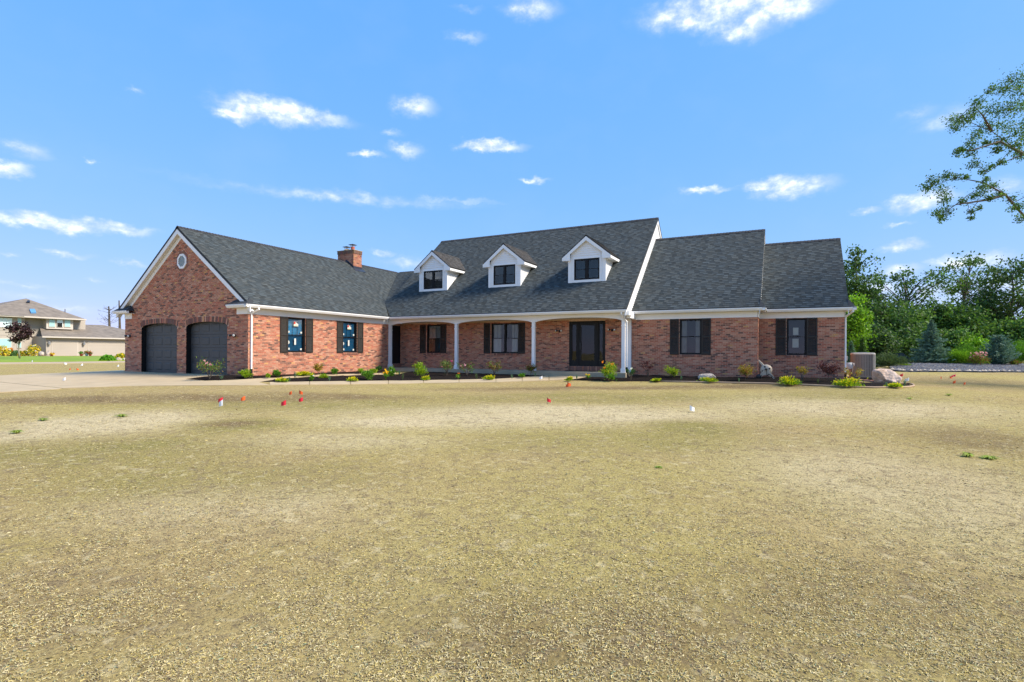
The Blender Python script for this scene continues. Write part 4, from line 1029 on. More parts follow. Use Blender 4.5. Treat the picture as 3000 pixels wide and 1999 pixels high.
# ---- dormers
def dormer(xc, seed):
    yf = 25.045; hw = .945; z0 = 4.53; ze = 5.83; za = 6.83; sl = .80; ov = .30; yo = yf - .16
    d = bpy.data.objects.new('dormer', None); COL.objects.link(d); d.parent = house; d.location = Vector((xc, yf, z0)) - house.location
    fr = Frame((xc, yf, 0), (1, 0, 0), (0, -1, 0)); a, b = -.655, .655; wz0, wz1 = 4.66, 5.70
    # front boards
    z = z0 + .14
    while z < za - .30:
        z1 = z + .108
        def half(zz): return min(hw - .11, (za - .13 - zz) / sl)
        for s0, s1, t0, t1 in ([(-half(z), a - .06, -half(z1), a - .06), (b + .06, half(z), b + .06, half(z1))] if z < wz1 + .02 else [(-half(z), half(z), -half(z1), half(z1))]):
            if s1 - s0 > .02 and t1 - t0 > .005:
                bo = MB(); bo.add([fr.p(s0, .026, z), fr.p(s1, .026, z), fr.p(t1, .002, z1), fr.p(t0, .002, z1), fr.p(s0, 0, z), fr.p(s1, 0, z)], [(0, 1, 2, 3), (0, 4, 5, 1)]); bo.build('siding_board', 'siding', d)
        z = z1
    t = MB(); t.fbox(fr, -hw, -hw + .11, -.02, .028, z0, ze - .02); t.fbox(fr, hw - .11, hw, -.02, .028, z0, ze - .02); t.fbox(fr, -hw + .11, hw - .11, -.02, .024, z0, z0 + .13)
    t.fbox(fr, a - .06, a, -.02, .03, wz0 - .05, wz1 + .05); t.fbox(fr, b, b + .06, -.02, .03, wz0 - .05, wz1 + .05); t.fbox(fr, a, b, -.02, .03, wz1, wz1 + .05); t.build('corner_trim', 'white', d)
    bk = MB(); bk.quad(*[fr.p(u, -.012, z) for u, z in ((-hw, z0), (a, z0), (a, ze), (-hw, ze))]); bk.quad(*[fr.p(u, -.012, z) for u, z in ((b, z0), (hw, z0), (hw, ze), (b, ze))]); bk.quad(*[fr.p(u, -.012, z) for u, z in ((a, wz1), (b, wz1), (b, ze), (a, ze))]); bk.quad(*[fr.p(u, -.012, z) for u, z in ((-hw, ze), (hw, ze), (0, za - .1))]); bk.quad(*[fr.p(u, -.012, z) for u, z in ((a, z0), (b, z0), (b, wz0), (a, wz0))]); bk.build('sheathing', 'siding', d)
    # window parts
    fm = MB(); q = .045
    fm.fbox(fr, a, a + q, -.06, .02, wz0, wz1); fm.fbox(fr, b - q, b, -.06, .02, wz0, wz1); fm.fbox(fr, a + q, b - q, -.06, .02, wz0, wz0 + q); fm.fbox(fr, a + q, b - q, -.06, .02, wz1 - q, wz1); fm.fbox(fr, -.06, .06, -.06, .018, wz0 + q, wz1 - q); fm.build('window_frame', 'black', d)
    zm = (wz0 + wz1) / 2
    for l, r in ((a + q, -.06), (.06, b - q)):
        for c, e, nn in ((wz0 + q, zm + .02, .0), (zm - .02, wz1 - q, -.025)):
            s = MB(); w = .03; s.fbox(fr, l, l + w, nn - .02, nn, c, e); s.fbox(fr, r - w, r, nn - .02, nn, c, e); s.fbox(fr, l + w, r - w, nn - .02, nn, c, c + w); s.fbox(fr, l + w, r - w, nn - .02, nn, e - w, e)
            if nn < 0:
                for g_ in (1, 2): x = l + (r - l) * g_ / 3; s.fbox(fr, x - .006, x + .006, nn - .018, nn - .011, c + w, e - w)
            s.build('sash', 'black', d)
            g = MB(); g.quad(*[fr.p(u, nn - .01, z) for u, z in ((l + w, c + w), (r - w, c + w), (r - w, e - w), (l + w, e - w))]); g.build('pane', 'glass', d)
    bk = MB(); bk.quad(*[fr.p(u, -.4, z) for u, z in ((a, wz0), (b, wz0), (b, wz1), (a, wz1))])
    for p, s in (((a, wz0), (a, wz1)), ((a, wz1), (b, wz1)), ((b, wz1), (b, wz0)), ((b, wz0), (a, wz0))): bk.quad(fr.p(p[0], -.06, p[1]), fr.p(s[0], -.06, s[1]), fr.p(s[0], -.4, s[1]), fr.p(p[0], -.4, p[1]))
    bk.build('interior', 'dark_room', d)
    # cheeks with boards
    for sg_ in (-1, 1):
        x = xc + sg_ * hw; z = z0 + .02
        while z < ze - .02:
            z1 = z + .108; y0 = yf + .0; yr0, yr1 = YG + (z - ZG) / S, YG + (z1 - ZG) / S
            if yr0 - y0 > -.05:
                bo = MB(); bo.add([(x + sg_ * .018, y0, z), (x + sg_ * .018, max(yr0, y0) + .1, z), (x + sg_ * .002, max(yr1, y0) + .1, z1), (x + sg_ * .002, y0, z1), (x, y0, z), (x, max(yr0, y0) + .1, z)], [(0, 1, 2, 3), (0, 4, 5, 1)]); bo.build('siding_board', 'siding', d)
            z = z1
        tr = MB(); tr.box(min(x, x + sg_ * .026), yf - .028, z0 + .01, max(x, x + sg_ * .026), yf + .09, ze - .02); tr.build('corner_trim', 'white', d)
    # roof of the dormer
    xe = hw + ov; zee = za - xe * sl
    for sg_ in (-1, 1):
        ridge_y = YG + (za - ZG) / S; eave_y = YG + (zee - ZG) / S
        al = (0, 1) ; O = (xc + sg_ * xe, yo, zee)
        P = roof_plane('dormer_roof', O, al, (-sg_, 0), sl, [(0, 0), (eave_y - yo, 0), (ridge_y - yo, xe), (0, xe)], seed + sg_, (.070, .066, .062), 0, house, .05)
        f = MB(); A_, B_ = Vector((xc + sg_ * (xe + .0), yo - .012, zee - .06)), Vector((xc, yo - .012, za - .06)); f.prism([A_, B_, B_ - Vector((0, 0, .20)), A_ - Vector((0, 0, .15)) - Vector((sg_ * .0, 0, 0))], (0, .028, 0)); f.build('rake_board', 'white', d)
        # boxed eave
        f = MB(); x0, x1 = xc + sg_ * hw, xc + sg_ * xe; f.box(min(x0, x1), yo + .017, zee - .20, max(x0, x1) - .0, YG + (zee - .2 - ZG) / S + .15, zee - .075); f.build('eave_box', 'white', d)
        f = MB(); f.prism([(xc + sg_ * xe, yo - .010, zee - .06), (xc + sg_ * (hw - .12), yo - .010, zee - .06 + (ov + .12) * sl - .14), (xc + sg_ * (hw - .12), yo - .010, zee - .205), (xc + sg_ * xe, yo - .010, zee - .205)], (0, .024, 0)); f.build('eave_box', 'white', d)
        f = MB(); f.prism([(xc + sg_ * hw, yo + .018, zee + ov * sl - .08), (xc, yo + .018, za - .08), (xc, yo + .018, za - .10), (xc + sg_ * hw, yo + .018, zee + ov * sl - .10)], (0, yf - yo - .02, 0)); f.build('rake_soffit', 'soffit', d)
    cap('ridge_cap', [(xc, yo, za), (xc, YG + (za - ZG) / S, za)], (.08, .076, .072), house, .10)
for i, xc in enumerate((-17.955, -13.345, -8.755)): dormer(xc, 40 + i * 5)

# ---- chimney
def chimney():
    x0, x1, y0, y1, zt = -25.33, -24.015, 25.04, 25.76, 7.43
    c = bpy.data.objects.new('chimney', None); COL.objects.link(c); c.parent = house; c.location = Vector((XM, 25.4, 6.6)) - house.location
    m_ = MB(); m_.box(x0, y0, 5.6, x1, y1, zt - .02); m_.build('mortar', 'mortar', c)
    for fr, a, b, sd in ((Frame((0, y0, 0), (1, 0, 0), (0, -1, 0)), x0, x1, 1), (Frame((x1, 0, 0), (0, 1, 0), (1, 0, 0)), y0, y1, 2), (Frame((0, y1, 0), (-1, 0, 0), (0, 1, 0)), -x1, -x0, 3)):
        lay = brick_layout(fr, lambda z: (a, b), 5.7, zt - .24, [], 60 + sd); mb = MB()
        for p, q, r, s, col in lay: mb.col = tuple(k * .85 for k in col); brick_box(mb, fr, p, q, r, s)
        r_ = random.Random(sd); n = int((b - a) / .068)
        for i in range(n):
            u = a + (b - a) * i / n; mb.col = tuple(k * r_.uniform(.7, 1.1) for k in (.21, .115, .09)); brick_box(mb, fr, u - .01, u + .05, zt - .235, zt - .04, .04)
        o = mb.build('brick_courses', 'brick', c); o['kind'] = 'stuff'
    k = MB(); k.box(x0 - .05, y0 - .05, zt - .04, x1 + .05, y1 + .05, zt); k.lathe([(.5, 0), (.4, .05)], ((x0 + x1) / 2, (y0 + y1) / 2, zt), 4); k.build('crown', 'concrete_grey', c, bevel=.01)
    for x, h in ((-24.92, .16), (-24.42, .26)):
        f = MB(); f.lathe([(.12, 0), (.12, h)], (x, (y0 + y1) / 2, zt), 10); f.build('flue', 'terracotta', c)
        f = MB(); f.lathe([(.27, h + .10), (.26, h + .125), (.02, h + .18)], (x, (y0 + y1) / 2, zt), 4, a0=math.pi / 4)
        for dx, dy in ((.1, .1), (-.1, .1), (.1, -.1), (-.1, -.1)): f.tube([(x + dx, (y0 + y1) / 2 + dy, zt + h - .02), (x + dx, (y0 + y1) / 2 + dy, zt + h + .12)], .008, 5)
        f.build('flue_cap', 'metal_dark', c)
    zr = lambda x: HG - abs(x - XM) * SG
    f = MB(); f.prism([(x1 + .015, y0 - .02, zr(x1)), (x1 + .015, y1 + .02, zr(x1)), (x1 + .015, y1 + .02, zr(x1) + .13), (x1 + .015, y0 - .02, zr(x1) + .13)], (-.01, 0, 0))
    f.prism([(x1 + .015, y0 - .018, zr(x1)), (XM, y0 - .018, zr(XM)), (x0, y0 - .018, zr(x0)), (x0, y0 - .018, zr(x0) + .12), (XM, y0 - .018, zr(XM) + .15), (x1 + .015, y0 - .018, zr(x1) + .13)], (0, .01, 0))
    f.add([(x1 + .3, y0 - .1, zr(x1 + .3) + .03), (x1 + .3, y1 + .1, zr(x1 + .3) + .03), (x1, y1 + .1, zr(x1) + .03), (x1, y0 - .1, zr(x1) + .03)], [(0, 1, 2, 3)]); f.build('flashing', 'flash', c)
chimney()

# ---- downspouts
def downspout(pts, boot, name='downspout'):
    mb = MB()
    for a, b in zip(pts, pts[1:]):
        mb.tube([a, b], .042, 4)
    for p in pts[1:-1]: mb.tube([Vector(p) - Vector((0, 0, .03)), Vector(p) + Vector((0, 0, .03))], .043, 4)
    o = mb.build(name, 'white', house, bevel=.006)
    k = MB(); k.tube([pts[-1], boot[0], boot[1]] if len(boot) > 1 else [pts[-1], boot[0]], .05, 8); k.build('drain_boot', 'black', o)
downspout([(XG - .06, YA + .24, ZG - .12), (XG - .06, YA + .24, 2.80), (XA1 + .05, YA + .12, 2.62), (XA1 + .05, YA + .12, .30)], [(XA1 + .06, YA + .12, -.05)])
downspout([(XMR - .22, YG + .06, ZG - .12), (XMR - .22, YG + .06, 2.78), (-6.37, YP + .07, 2.45), (-6.37, YP + .07, .42)], [(-6.36, YP + .1, .2), (-6.30, YP + .1, -.05)])
downspout([(X3R + .28, YG3 + .07, ZG - .12), (X3R + .28, YG3 + .07, 2.80), (X3R + .05, Y3 + .06, 2.62), (X3R + .05, Y3 + .06, .30)], [(X3R + .05, Y3 + .06, -.05)])

# ---- twin-head wall lights
def wall_light(fr, u, z, lit):
    w = bpy.data.objects.new('wall_light', None); COL.objects.link(w); w.parent = house; w.location = fr.p(u, 0, z) - house.location
    b = MB(); b.lathe([(.055, 0), (.055, .03), (.03, .045)], (0, 0, 0), 12); V = [fr.p(u + v[0], .004 + v[2], z + v[1]) for v in b.v]; b.v = [tuple(v) for v in V]; b.build('back_plate', 'metal_dark', w, True)
    for s in (-1, 1):
        a = fr.p(u + s * .02, .05, z); e = fr.p(u + s * .085, .11, z + .02); t = fr.p(u + s * .15, .19, z + .0)
        h = MB(); h.tube([a, e], .014, 6); h.tube([e, e + (t - e) * .3, t], [.03, .045, .055], 12); h.build('lamp_head', 'metal_dark', w, True)
        g = MB(); dd = (t - e).normalized(); g.tube([t, t + dd * .012], [.05, .03], 12); g.build('lens', 'lamp_glass', w, True)
    k = MB(); k.tube([fr.p(u, .05, z - .02), fr.p(u, .09, z - .075)], [.03, .022], 10); k.build('sensor', 'metal_dark', w, True)
wall_light(F_GAB, -28.70, 1.75, 0); wall_light(F_GAB, -20.80, 1.70, 0); wall_light(F_BACK, -10.05, 2.14, 1); wall_light(F_BACK, -7.36, 2.15, 1)

# ------------------------------------------------------------------ foliage
def leaf_arrays(C, size, cols, aspect=.5, up=0.0, rng=RNG, dirs=None):
    """rhombic leaves at C; returns verts, faces, colours"""
    n = len(C); size = np.broadcast_to(size, (n,))
    d = rng.normal(size=(n, 3)) if dirs is None else dirs + rng.normal(size=(n, 3)) * .35
    d[:, 2] += up; d /= np.linalg.norm(d, axis=1)[:, None] + 1e-9
    r = rng.normal(size=(n, 3)); s = np.cross(d, r); s /= np.linalg.norm(s, axis=1)[:, None] + 1e-9
    nn = np.cross(d, s)
    a = d * (size * .5)[:, None]; b = s * (size * .5 * aspect)[:, None]; cc = nn * (size * .10)[:, None]
    V = np.stack([C - a, C + b - cc * .2, C + a + cc, C - b - cc * .2], 1).reshape(-1, 3)
    F = np.arange(4 * n).reshape(n, 4)
    return V, F, np.repeat(cols, 4, 0)
def pick(pal, n, rng=RNG, var=.22):
    p = np.array(pal)[rng.integers(0, len(pal), n)]; return np.clip(p * rng.uniform(1 - var, 1 + var, (n, 1)), 0, .95)
def leaves_obj(name, parts, mat, parent):
    V = np.concatenate([p[0] for p in parts]); off = 0; Fs = []
    for p in parts: Fs.append(p[1] + off); off += len(p[0])
    V = V - np.array(wloc(parent)[:])
    return link(name, fast_mesh(name, V, np.concatenate(Fs), np.concatenate([p[2] for p in parts])), mat, parent)
PAL = {
 'gold': [(.80, .64, .012), (.66, .58, .015), (.42, .48, .02), (.24, .38, .02)], 'lime': [(.26, .40, .02), (.18, .33, .02), (.32, .42, .03)],
 'green': [(.07, .20, .02), (.11, .26, .02), (.15, .30, .03)], 'dark': [(.035, .10, .02), (.05, .13, .03)], 'teal': [(.12, .24, .15), (.09, .18, .12), (.16, .26, .16)],
 'maroon': [(.10, .03, .035), (.14, .045, .045), (.07, .022, .03)], 'redgreen': [(.26, .11, .04), (.12, .22, .03), (.18, .26, .03), (.20, .08, .05)], 'autumn': [(.40, .26, .03), (.32, .15, .04), (.20, .24, .03), (.44, .33, .04)],
 'rose': [(.09, .19, .03), (.14, .22, .04), (.18, .12, .05)], 'vase': [(.42, .44, .02), (.25, .38, .02), (.16, .32, .02)],
 'forest': [(.058, .130, .032), (.082, .165, .040), (.115, .200, .055), (.040, .092, .028)], 'forest_light': [(.105, .205, .042), (.140, .240, .055), (.080, .170, .036)], 'forest_dark': [(.050, .105, .030), (.070, .135, .036), (.095, .160, .045)],
 'bright': [(.17, .34, .02), (.22, .39, .025), (.13, .28, .02)], 'spruce': [(.16, .26, .20), (.20, .32, .24), (.11, .19, .14)], 'oak': [(.055, .125, .022), (.085, .17, .03), (.12, .21, .035), (.065, .14, .025)],
 'tuft': [(.30, .38, .06), (.36, .42, .09), (.24, .33, .05)], 'olive': [(.10, .15, .07), (.07, .11, .05)], 'plum': [(.055, .026, .030), (.075, .035, .035), (.040, .020, .026)]}
FLOW = {'pink': [(.80, .16, .42)], 'palepink': [(.82, .45, .50)], 'yellow': [(.90, .55, .02)], 'orange': [(.90, .30, .02)], 'white': [(.85, .85, .80)], 'purple': [(.50, .25, .65)], 'cream': [(.85, .75, .35)]}
def plant(name, label, u, vb, wpx, hpx, form, pal, flower=None, nfl=0, seed=0, off=.055, base=None, cat='plant', group=None, dens=1.0):
    rng = np.random.default_rng(seed + int(u * 7 + vb)); r = random.Random(seed + int(u))
    p = base if base is not None else at(u, vb, off); k = FPX / depth(p); w, h = wpx / k * 1.1, hpx / k * 1.08
    t = thing(name, p, label, cat, group); B = np.array(p[:]); parts = []; st = MB()
    if form in ('mound', 'round'):
        nlobe = int(9 + 5 * w); per_ = int((60 if form == 'mound' else 52) * dens * (1 + .5 * w)); lob = []
        for i in range(nlobe):
            q = rng.normal(size=3); q /= np.linalg.norm(q); q *= rng.uniform(.35, .85)
            if form == 'mound': q[2] = abs(q[2]) * .9; c_ = q * [w / 2, w / 2, h * .85] + B
            else: c_ = q * [w / 2, w / 2, h * .46] + B + [0, 0, h * .52]
            lob.append(c_ + rng.normal(size=(per_, 3)) * [w * .13, w * .13, h * .12])
        C = np.concatenate(lob); n = len(C)
        C[:, 2] = np.maximum(C[:, 2], B[2] + .01); z = (C[:, 2] - B[2]) / h
        cols = pick(PAL[pal], n, rng)
        if pal == 'gold':                                   # new growth at the tips is yellow, older leaves greener
            tip = rng.uniform(0, 1, n) < np.clip(z * 1.2 - .1, .1, .95); cols = np.where(tip[:, None], pick(PAL['gold'][:2], n, rng), pick(PAL['gold'][2:] + [(.14, .30, .02)], n, rng))
        parts.append(leaf_arrays(C, rng.uniform(.045, .095, n) * (1.0 + .2 * w), cols, .42, .3, rng, (C - B) / np.linalg.norm(C - B, axis=1)[:, None]))
        for i in range(7): a = r.uniform(0, 6.28); st.tube([p, p + Vector((math.cos(a) * w * .2, math.sin(a) * w * .2, h * .5))], [.008, .004], 4)
    elif form in ('vase', 'sparse', 'tree'):
        nst = {'vase': 7, 'sparse': 6, 'tree': 12}[form]; top0 = {'vase': .35, 'sparse': .25, 'tree': .35}[form]
        for i in range(nst):
            a = 6.28 * i / nst + r.uniform(-.4, .4); R_ = w / 2 * r.uniform(.45, 1.0); hh = h * r.uniform(.65, 1.0)
            if form == 'tree': m_ = p + Vector((0, 0, h * .28)); e = p + Vector((math.cos(a) * R_, math.sin(a) * R_, hh * r.uniform(.7, 1)))
            else: m_ = p + Vector((math.cos(a) * R_ * .35, math.sin(a) * R_ * .35, hh * .55)); e = p + Vector((math.cos(a) * R_, math.sin(a) * R_, hh))
            st.tube([p, m_, e], [.012, .008, .003], 4)
            nl = int({'vase': 70, 'sparse': 34, 'tree': 55}[form] * dens); tt = rng.uniform(top0, 1.05, nl)[:, None]; S_ = np.array(m_[:]); E_ = np.array(e[:])
            C = S_ + (E_ - S_) * tt + rng.normal(size=(nl, 3)) * (w * {'vase': .10, 'sparse': .07, 'tree': .09}[form])
            C[:, 2] = np.maximum(C[:, 2], B[2] + .02); parts.append(leaf_arrays(C, rng.uniform(.05, .10, nl) * (.75 + .3 * w), pick(PAL[pal], nl, rng), .45, .1, rng))
    elif form in ('spike', 'daylily'):
        n = int((26 if form == 'spike' else 60) * dens); V = []; F = []; cs = []
        for i in range(n):
            a = r.uniform(0, 6.28); R_ = w / 2 * r.uniform(.2, 1); hh = h * r.uniform(.55, 1.0) * (.8 if form == 'daylily' else 1); o = Vector((math.cos(a), math.sin(a), 0)); sd = Vector((-math.sin(a), math.cos(a), 0)) * (.010 if form == 'spike' else .014)
            if form == 'spike': P_ = [p, p + o * R_ * .5 + Vector((0, 0, hh * .6)), p + o * R_ + Vector((0, 0, hh))]
            else: P_ = [p, p + o * R_ * .5 + Vector((0, 0, hh)), p + o * R_ * 1.05 + Vector((0, 0, hh * .55))]
            b = len(V); wd = (1, .9, .15)
            for q, f in zip(P_, wd): V += [q - sd * f, q + sd * f]
            F += [(b, b + 1, b + 3, b + 2), (b + 2, b + 3, b + 5, b + 4)]; c = pick(PAL[pal], 1, rng)[0]; cs += [c] * 6
        parts.append((np.array([v[:] for v in V]), np.array(F), np.array(cs)))
        if form == 'spike':
            nl = int(60 * dens); zz = rng.uniform(.2, 1, nl); C = B + np.stack([rng.normal(size=nl) * w * .18 * (1.1 - zz * .5), rng.normal(size=nl) * w * .18, zz * h], 1); parts.append(leaf_arrays(C, .035, pick(PAL[pal], nl, rng), .3, .8, rng))
    leaves_obj('foliage', parts, 'leaf', t)
    if st.v: st.build('stems', 'bark', t)
    if flower:
        fp = []
        for i in range(nfl):
            a = r.uniform(0, 6.28); R_ = w * .5 * r.uniform(.1, .9); c = B + [math.cos(a) * R_, -abs(math.sin(a)) * R_ * .8, h * r.uniform(.55, 1.02)]; m_ = 9
            C = c + rng.normal(size=(m_, 3)) * .022; fp.append(leaf_arrays(C, .075, pick(FLOW[flower], m_, rng, .12), .7, .2, rng))
        fo = leaves_obj('flowers', fp, 'flower', t)
        if nfl > 1: fo['kind'] = 'stuff'
    return t
GP = 'young plants in the mulch beds'
PL = [
 ('rose_bush', 'large leggy rose bush with pale bloom in front of the right garage door', 614, 1111, 66, 52, 'vase', 'rose', 'palepink', 3),
 ('lavender_plant', 'small blue-green plant right of the rose bush by the garage', 650, 1112, 13, 10, 'spike', 'teal'),
 ('spirea_shrub', 'lime green shrub at the foot of the garage corner downspout', 722, 1106, 32, 21, 'round', 'lime'),
 ('small_perennial', 'tiny pale green plant between garage downspout and first garage window', 784, 1107, 12, 11, 'round', 'lime'),
 ('boxwood_shrub', 'small round green shrub under the left shutter of the first garage window', 811, 1103, 19, 17, 'round', 'green'),
 ('gold_spirea', 'golden mound at the left tip of the island bed', 826, 1118, 27, 14, 'mound', 'gold'),
 ('lavender_plant', 'thin blue-green sprig just right of the leftmost golden mound', 848, 1118, 10, 13, 'spike', 'teal'),
 ('sage_plant', 'upright blue-green plant below the first garage window', 864, 1111, 9, 22, 'spike', 'teal'),
 ('gold_spirea', 'wide golden mound against the brick below the first garage window', 893, 1100, 38, 15, 'mound', 'gold'),
 ('smoke_shrub', 'small autumn coloured shrub between the two garage windows', 932, 1098, 28, 31, 'tree', 'autumn'),
 ('small_perennial', 'little green clump left of the white flag in the island bed', 914, 1115, 12, 13, 'round', 'green'),
 ('gold_spirea', 'yellow-green mound behind and right of the island bed white flag', 950, 1108, 25, 14, 'mound', 'vase'),
 ('lavender_plant', 'faint blue-green sprig below the yellow-green mound in the island bed', 965, 1117, 11, 14, 'spike', 'teal'),
 ('boxwood_shrub', 'small round green shrub left of the second garage window', 979, 1096, 19, 14, 'round', 'green'),
 ('gold_spirea', 'compact golden mound in the island bed below the second garage window', 1035, 1116, 25, 14, 'mound', 'gold'),
 ('daylily_plant', 'broad golden-green clump against the brick below the second garage window', 1057, 1095, 38, 19, 'daylily', 'vase'),
 ('peony_plant', 'bushy green plant spilling over the inner walk', 1077, 1112, 32, 28, 'round', 'green'),
 ('small_perennial', 'low lime clump left of the dark shrub near the porch end', 1092, 1094, 22, 12, 'round', 'lime'),
 ('boxwood_shrub', 'small dark green shrub beside the left end of the porch', 1110, 1090, 15, 16, 'round', 'dark'),
 ('daylily_plant', 'daylily with orange-yellow blooms before the leftmost porch post', 1130, 1113, 26, 28, 'daylily', 'green', 'yellow', 7),
 ('hydrangea_shrub', 'round leafy green shrub at the foot of the leftmost porch post', 1147, 1102, 27, 24, 'round', 'green', 'white', 1),
 ('lavender_plant', 'small grey-green sprig before the side door', 1170, 1100, 8, 15, 'spike', 'teal'),
 ('ornamental_grass', 'pale grass tuft in the island bed below the side door', 1180, 1114, 10, 20, 'spike', 'olive'),
 ('barberry_shrub', 'dark maroon shrub rising behind the big peony', 1222, 1100, 26, 46, 'sparse', 'maroon'),
 ('peony_plant', 'big bright green peony below the single porch window', 1230, 1105, 42, 38, 'round', 'lime'),
 ('gold_spirea', 'golden mound at the right foot of the big peony', 1247, 1112, 26, 14, 'mound', 'gold'),
 ('rose_bush', 'rose bush with a bright pink bloom left of the second porch post', 1309, 1101, 42, 39, 'vase', 'rose', 'pink', 2),
 ('lily_plant', 'low green lily clump at the foot of the second porch post', 1342, 1111, 19, 17, 'daylily', 'green', 'orange', 1),
 ('rose_bush', 'sparse reddish rose bush right of the second porch post', 1369, 1102, 54, 34, 'sparse', 'rose', 'palepink', 2),
 ('ornamental_grass', 'thin upright grass tuft right of the sparse rose bush', 1396, 1112, 12, 17, 'spike', 'olive'),
 ('gold_spirea', 'golden mound below the double porch window', 1432, 1112, 25, 15, 'mound', 'gold'),
 ('nandina_shrub', 'red and green vase-shaped shrub below the double porch window', 1448, 1101, 38, 37, 'vase', 'redgreen'),
 ('lavender_plant', 'faint grey-green sprig between the nandina and the third porch post', 1500, 1110, 10, 11, 'spike', 'teal'),
 ('small_perennial', 'low fresh green clump left of the third porch post', 1529, 1106, 17, 11, 'round', 'green'),
 ('nandina_shrub', 'reddish shrub with bare stems before the third porch post', 1555, 1099, 31, 34, 'tree', 'redgreen'),
 ('lavender_plant', 'tiny sprig at the right foot of the third porch post', 1568, 1103, 8, 11, 'spike', 'teal'),
 ('gold_spirea', 'small golden mound where the walk meets the right bed', 1669, 1115, 20, 14, 'mound', 'gold'),
 ('lavender_plant', 'thin sprig right of the small golden mound by the walk', 1690, 1112, 7, 12, 'spike', 'teal'),
 ('coreopsis_plant', 'small plant with yellow bloom in front of the front door step', 1723, 1111, 21, 17, 'daylily', 'green', 'yellow', 2),
 ('hydrangea_shrub', 'large yellow-green hydrangea right of the front door', 1783, 1113, 46, 48, 'round', 'vase', 'orange', 3),
 ('small_perennial', 'bright green clump at the foot of the large hydrangea', 1790, 1115, 22, 17, 'round', 'green'),
 ('rose_bush', 'dark leaved rose with white bloom at the corner porch post', 1848, 1114, 25, 33, 'sparse', 'dark', 'white', 1),
 ('barberry_shrub', 'thin dark maroon shrub against the brick right of the porch', 1898, 1105, 42, 46, 'sparse', 'maroon'),
 ('gold_spirea', 'golden mound left of the vase-shaped lime shrub', 1922, 1116, 25, 12, 'mound', 'gold'),
 ('smoke_shrub', 'lime vase-shaped shrub below the left shutter of the bedroom window', 1971, 1108, 42, 33, 'tree', 'vase'),
 ('lavender_plant', 'blue-green sprig right of the vase-shaped lime shrub', 1996, 1115, 8, 13, 'spike', 'teal'),
 ('gold_spirea', 'golden mound in front of the small white-ended boulder', 2075, 1117.5, 41, 16, 'mound', 'gold'),
 ('smoke_shrub', 'sparse orange-green shrub left of the brick corner and hose reel', 2184, 1116, 40, 46, 'tree', 'autumn'),
 ('lavender_plant', 'blue-green sprig before the sparse orange-green shrub', 2165, 1121, 8, 13, 'spike', 'teal'),
 ('gold_spirea', 'big golden mound right of the hose reel', 2311, 1125, 54, 27, 'mound', 'gold'),
 ('smoke_shrub', 'sparse yellow-brown shrub under the end window', 2350, 1117, 42, 40, 'sparse', 'autumn'),
 ('ornamental_grass', 'small grass sprig between the end shrub and the red maple', 2396, 1126, 8, 14, 'spike', 'olive'),
 ('japanese_maple', 'small dark red Japanese maple near the right house corner', 2427, 1118, 50, 62, 'tree', 'maroon'),
 ('gold_spirea', 'largest golden mound at the right house corner', 2490, 1130, 64, 28, 'mound', 'gold'),
 ('nandina_shrub', 'orange and green shrub in front of the gas meter', 2500, 1113, 54, 27, 'sparse', 'autumn'),
 ('gold_spirea', 'golden mound at the rounded right end of the bed', 2623, 1133, 40, 16, 'mound', 'gold'),
 ('ornamental_grass', 'dark blue-green tuft right of the rightmost golden mound', 2651, 1130, 9, 15, 'spike', 'teal'),
 ('lavender_plant', 'faint sprig left of the rightmost golden mound', 2597, 1132, 9, 11, 'spike', 'teal')]
for i, q in enumerate(PL):
    plant(q[0], q[1], *q[2:6], q[6], q[7], *(q[8:10] if len(q) > 8 else ()), seed=i * 13, cat='shrub' if 'shrub' in q[0] or 'bush' in q[0] or 'spirea' in q[0] else 'plant', group=GP)

# ------------------------------------------------------------------ things around the house
def rock(name, label, base, size, mat, seed, pts=None, cat='boulder'):
    bm = bmesh.new(); bmesh.ops.create_icosphere(bm, subdivisions=4, radius=1); rr = random.Random(seed)
    from mathutils import noise
    planes = [(Vector((rr.gauss(0, 1), rr.gauss(0, 1), rr.gauss(0, .8))).normalized(), rr.uniform(.62, .9)) for _ in range(11)] + (pts or [])
    o = Vector((rr.uniform(0, 50), rr.uniform(0, 50), 0))
    for v in bm.verts:
        c = v.co.copy()
        for n_, d_ in planes:
            e = c.dot(n_) - d_
            if e > 0: c -= n_ * e * .9
        c += c.normalized() * (noise.noise(c * 2.2 + o) * .10 + noise.noise(c * 6 + o) * .045 + noise.noise(c * 15 + o) * .02)
        v.co = Vector((c.x * size[0], c.y * size[1], max(c.z, -.55) * size[2] + size[2] * .5))
    me = bpy.data.meshes.new(name); bm.to_mesh(me); bm.free(); ob = link(name, me, mat, None, base); tag(ob, label, cat); return ob
p = at(2590, 1121, .03); k = FPX / depth(p)
rock('boulder', 'large pinkish granite boulder beside the air conditioner', p, (41 / k, 30 / k, 29 / k), 'boulder', 12, [(Vector((-.75, -.6, -.05)).normalized(), .52), (Vector((.1, -.3, .95)).normalized(), .72)])
p = at(2072, 1112, .04); k = FPX / depth(p)
rock('boulder', 'small tan boulder with a white end against the brick under the bedroom window', p, (30 / k, 17 / k, 13 / k), 'white_rock', 5)

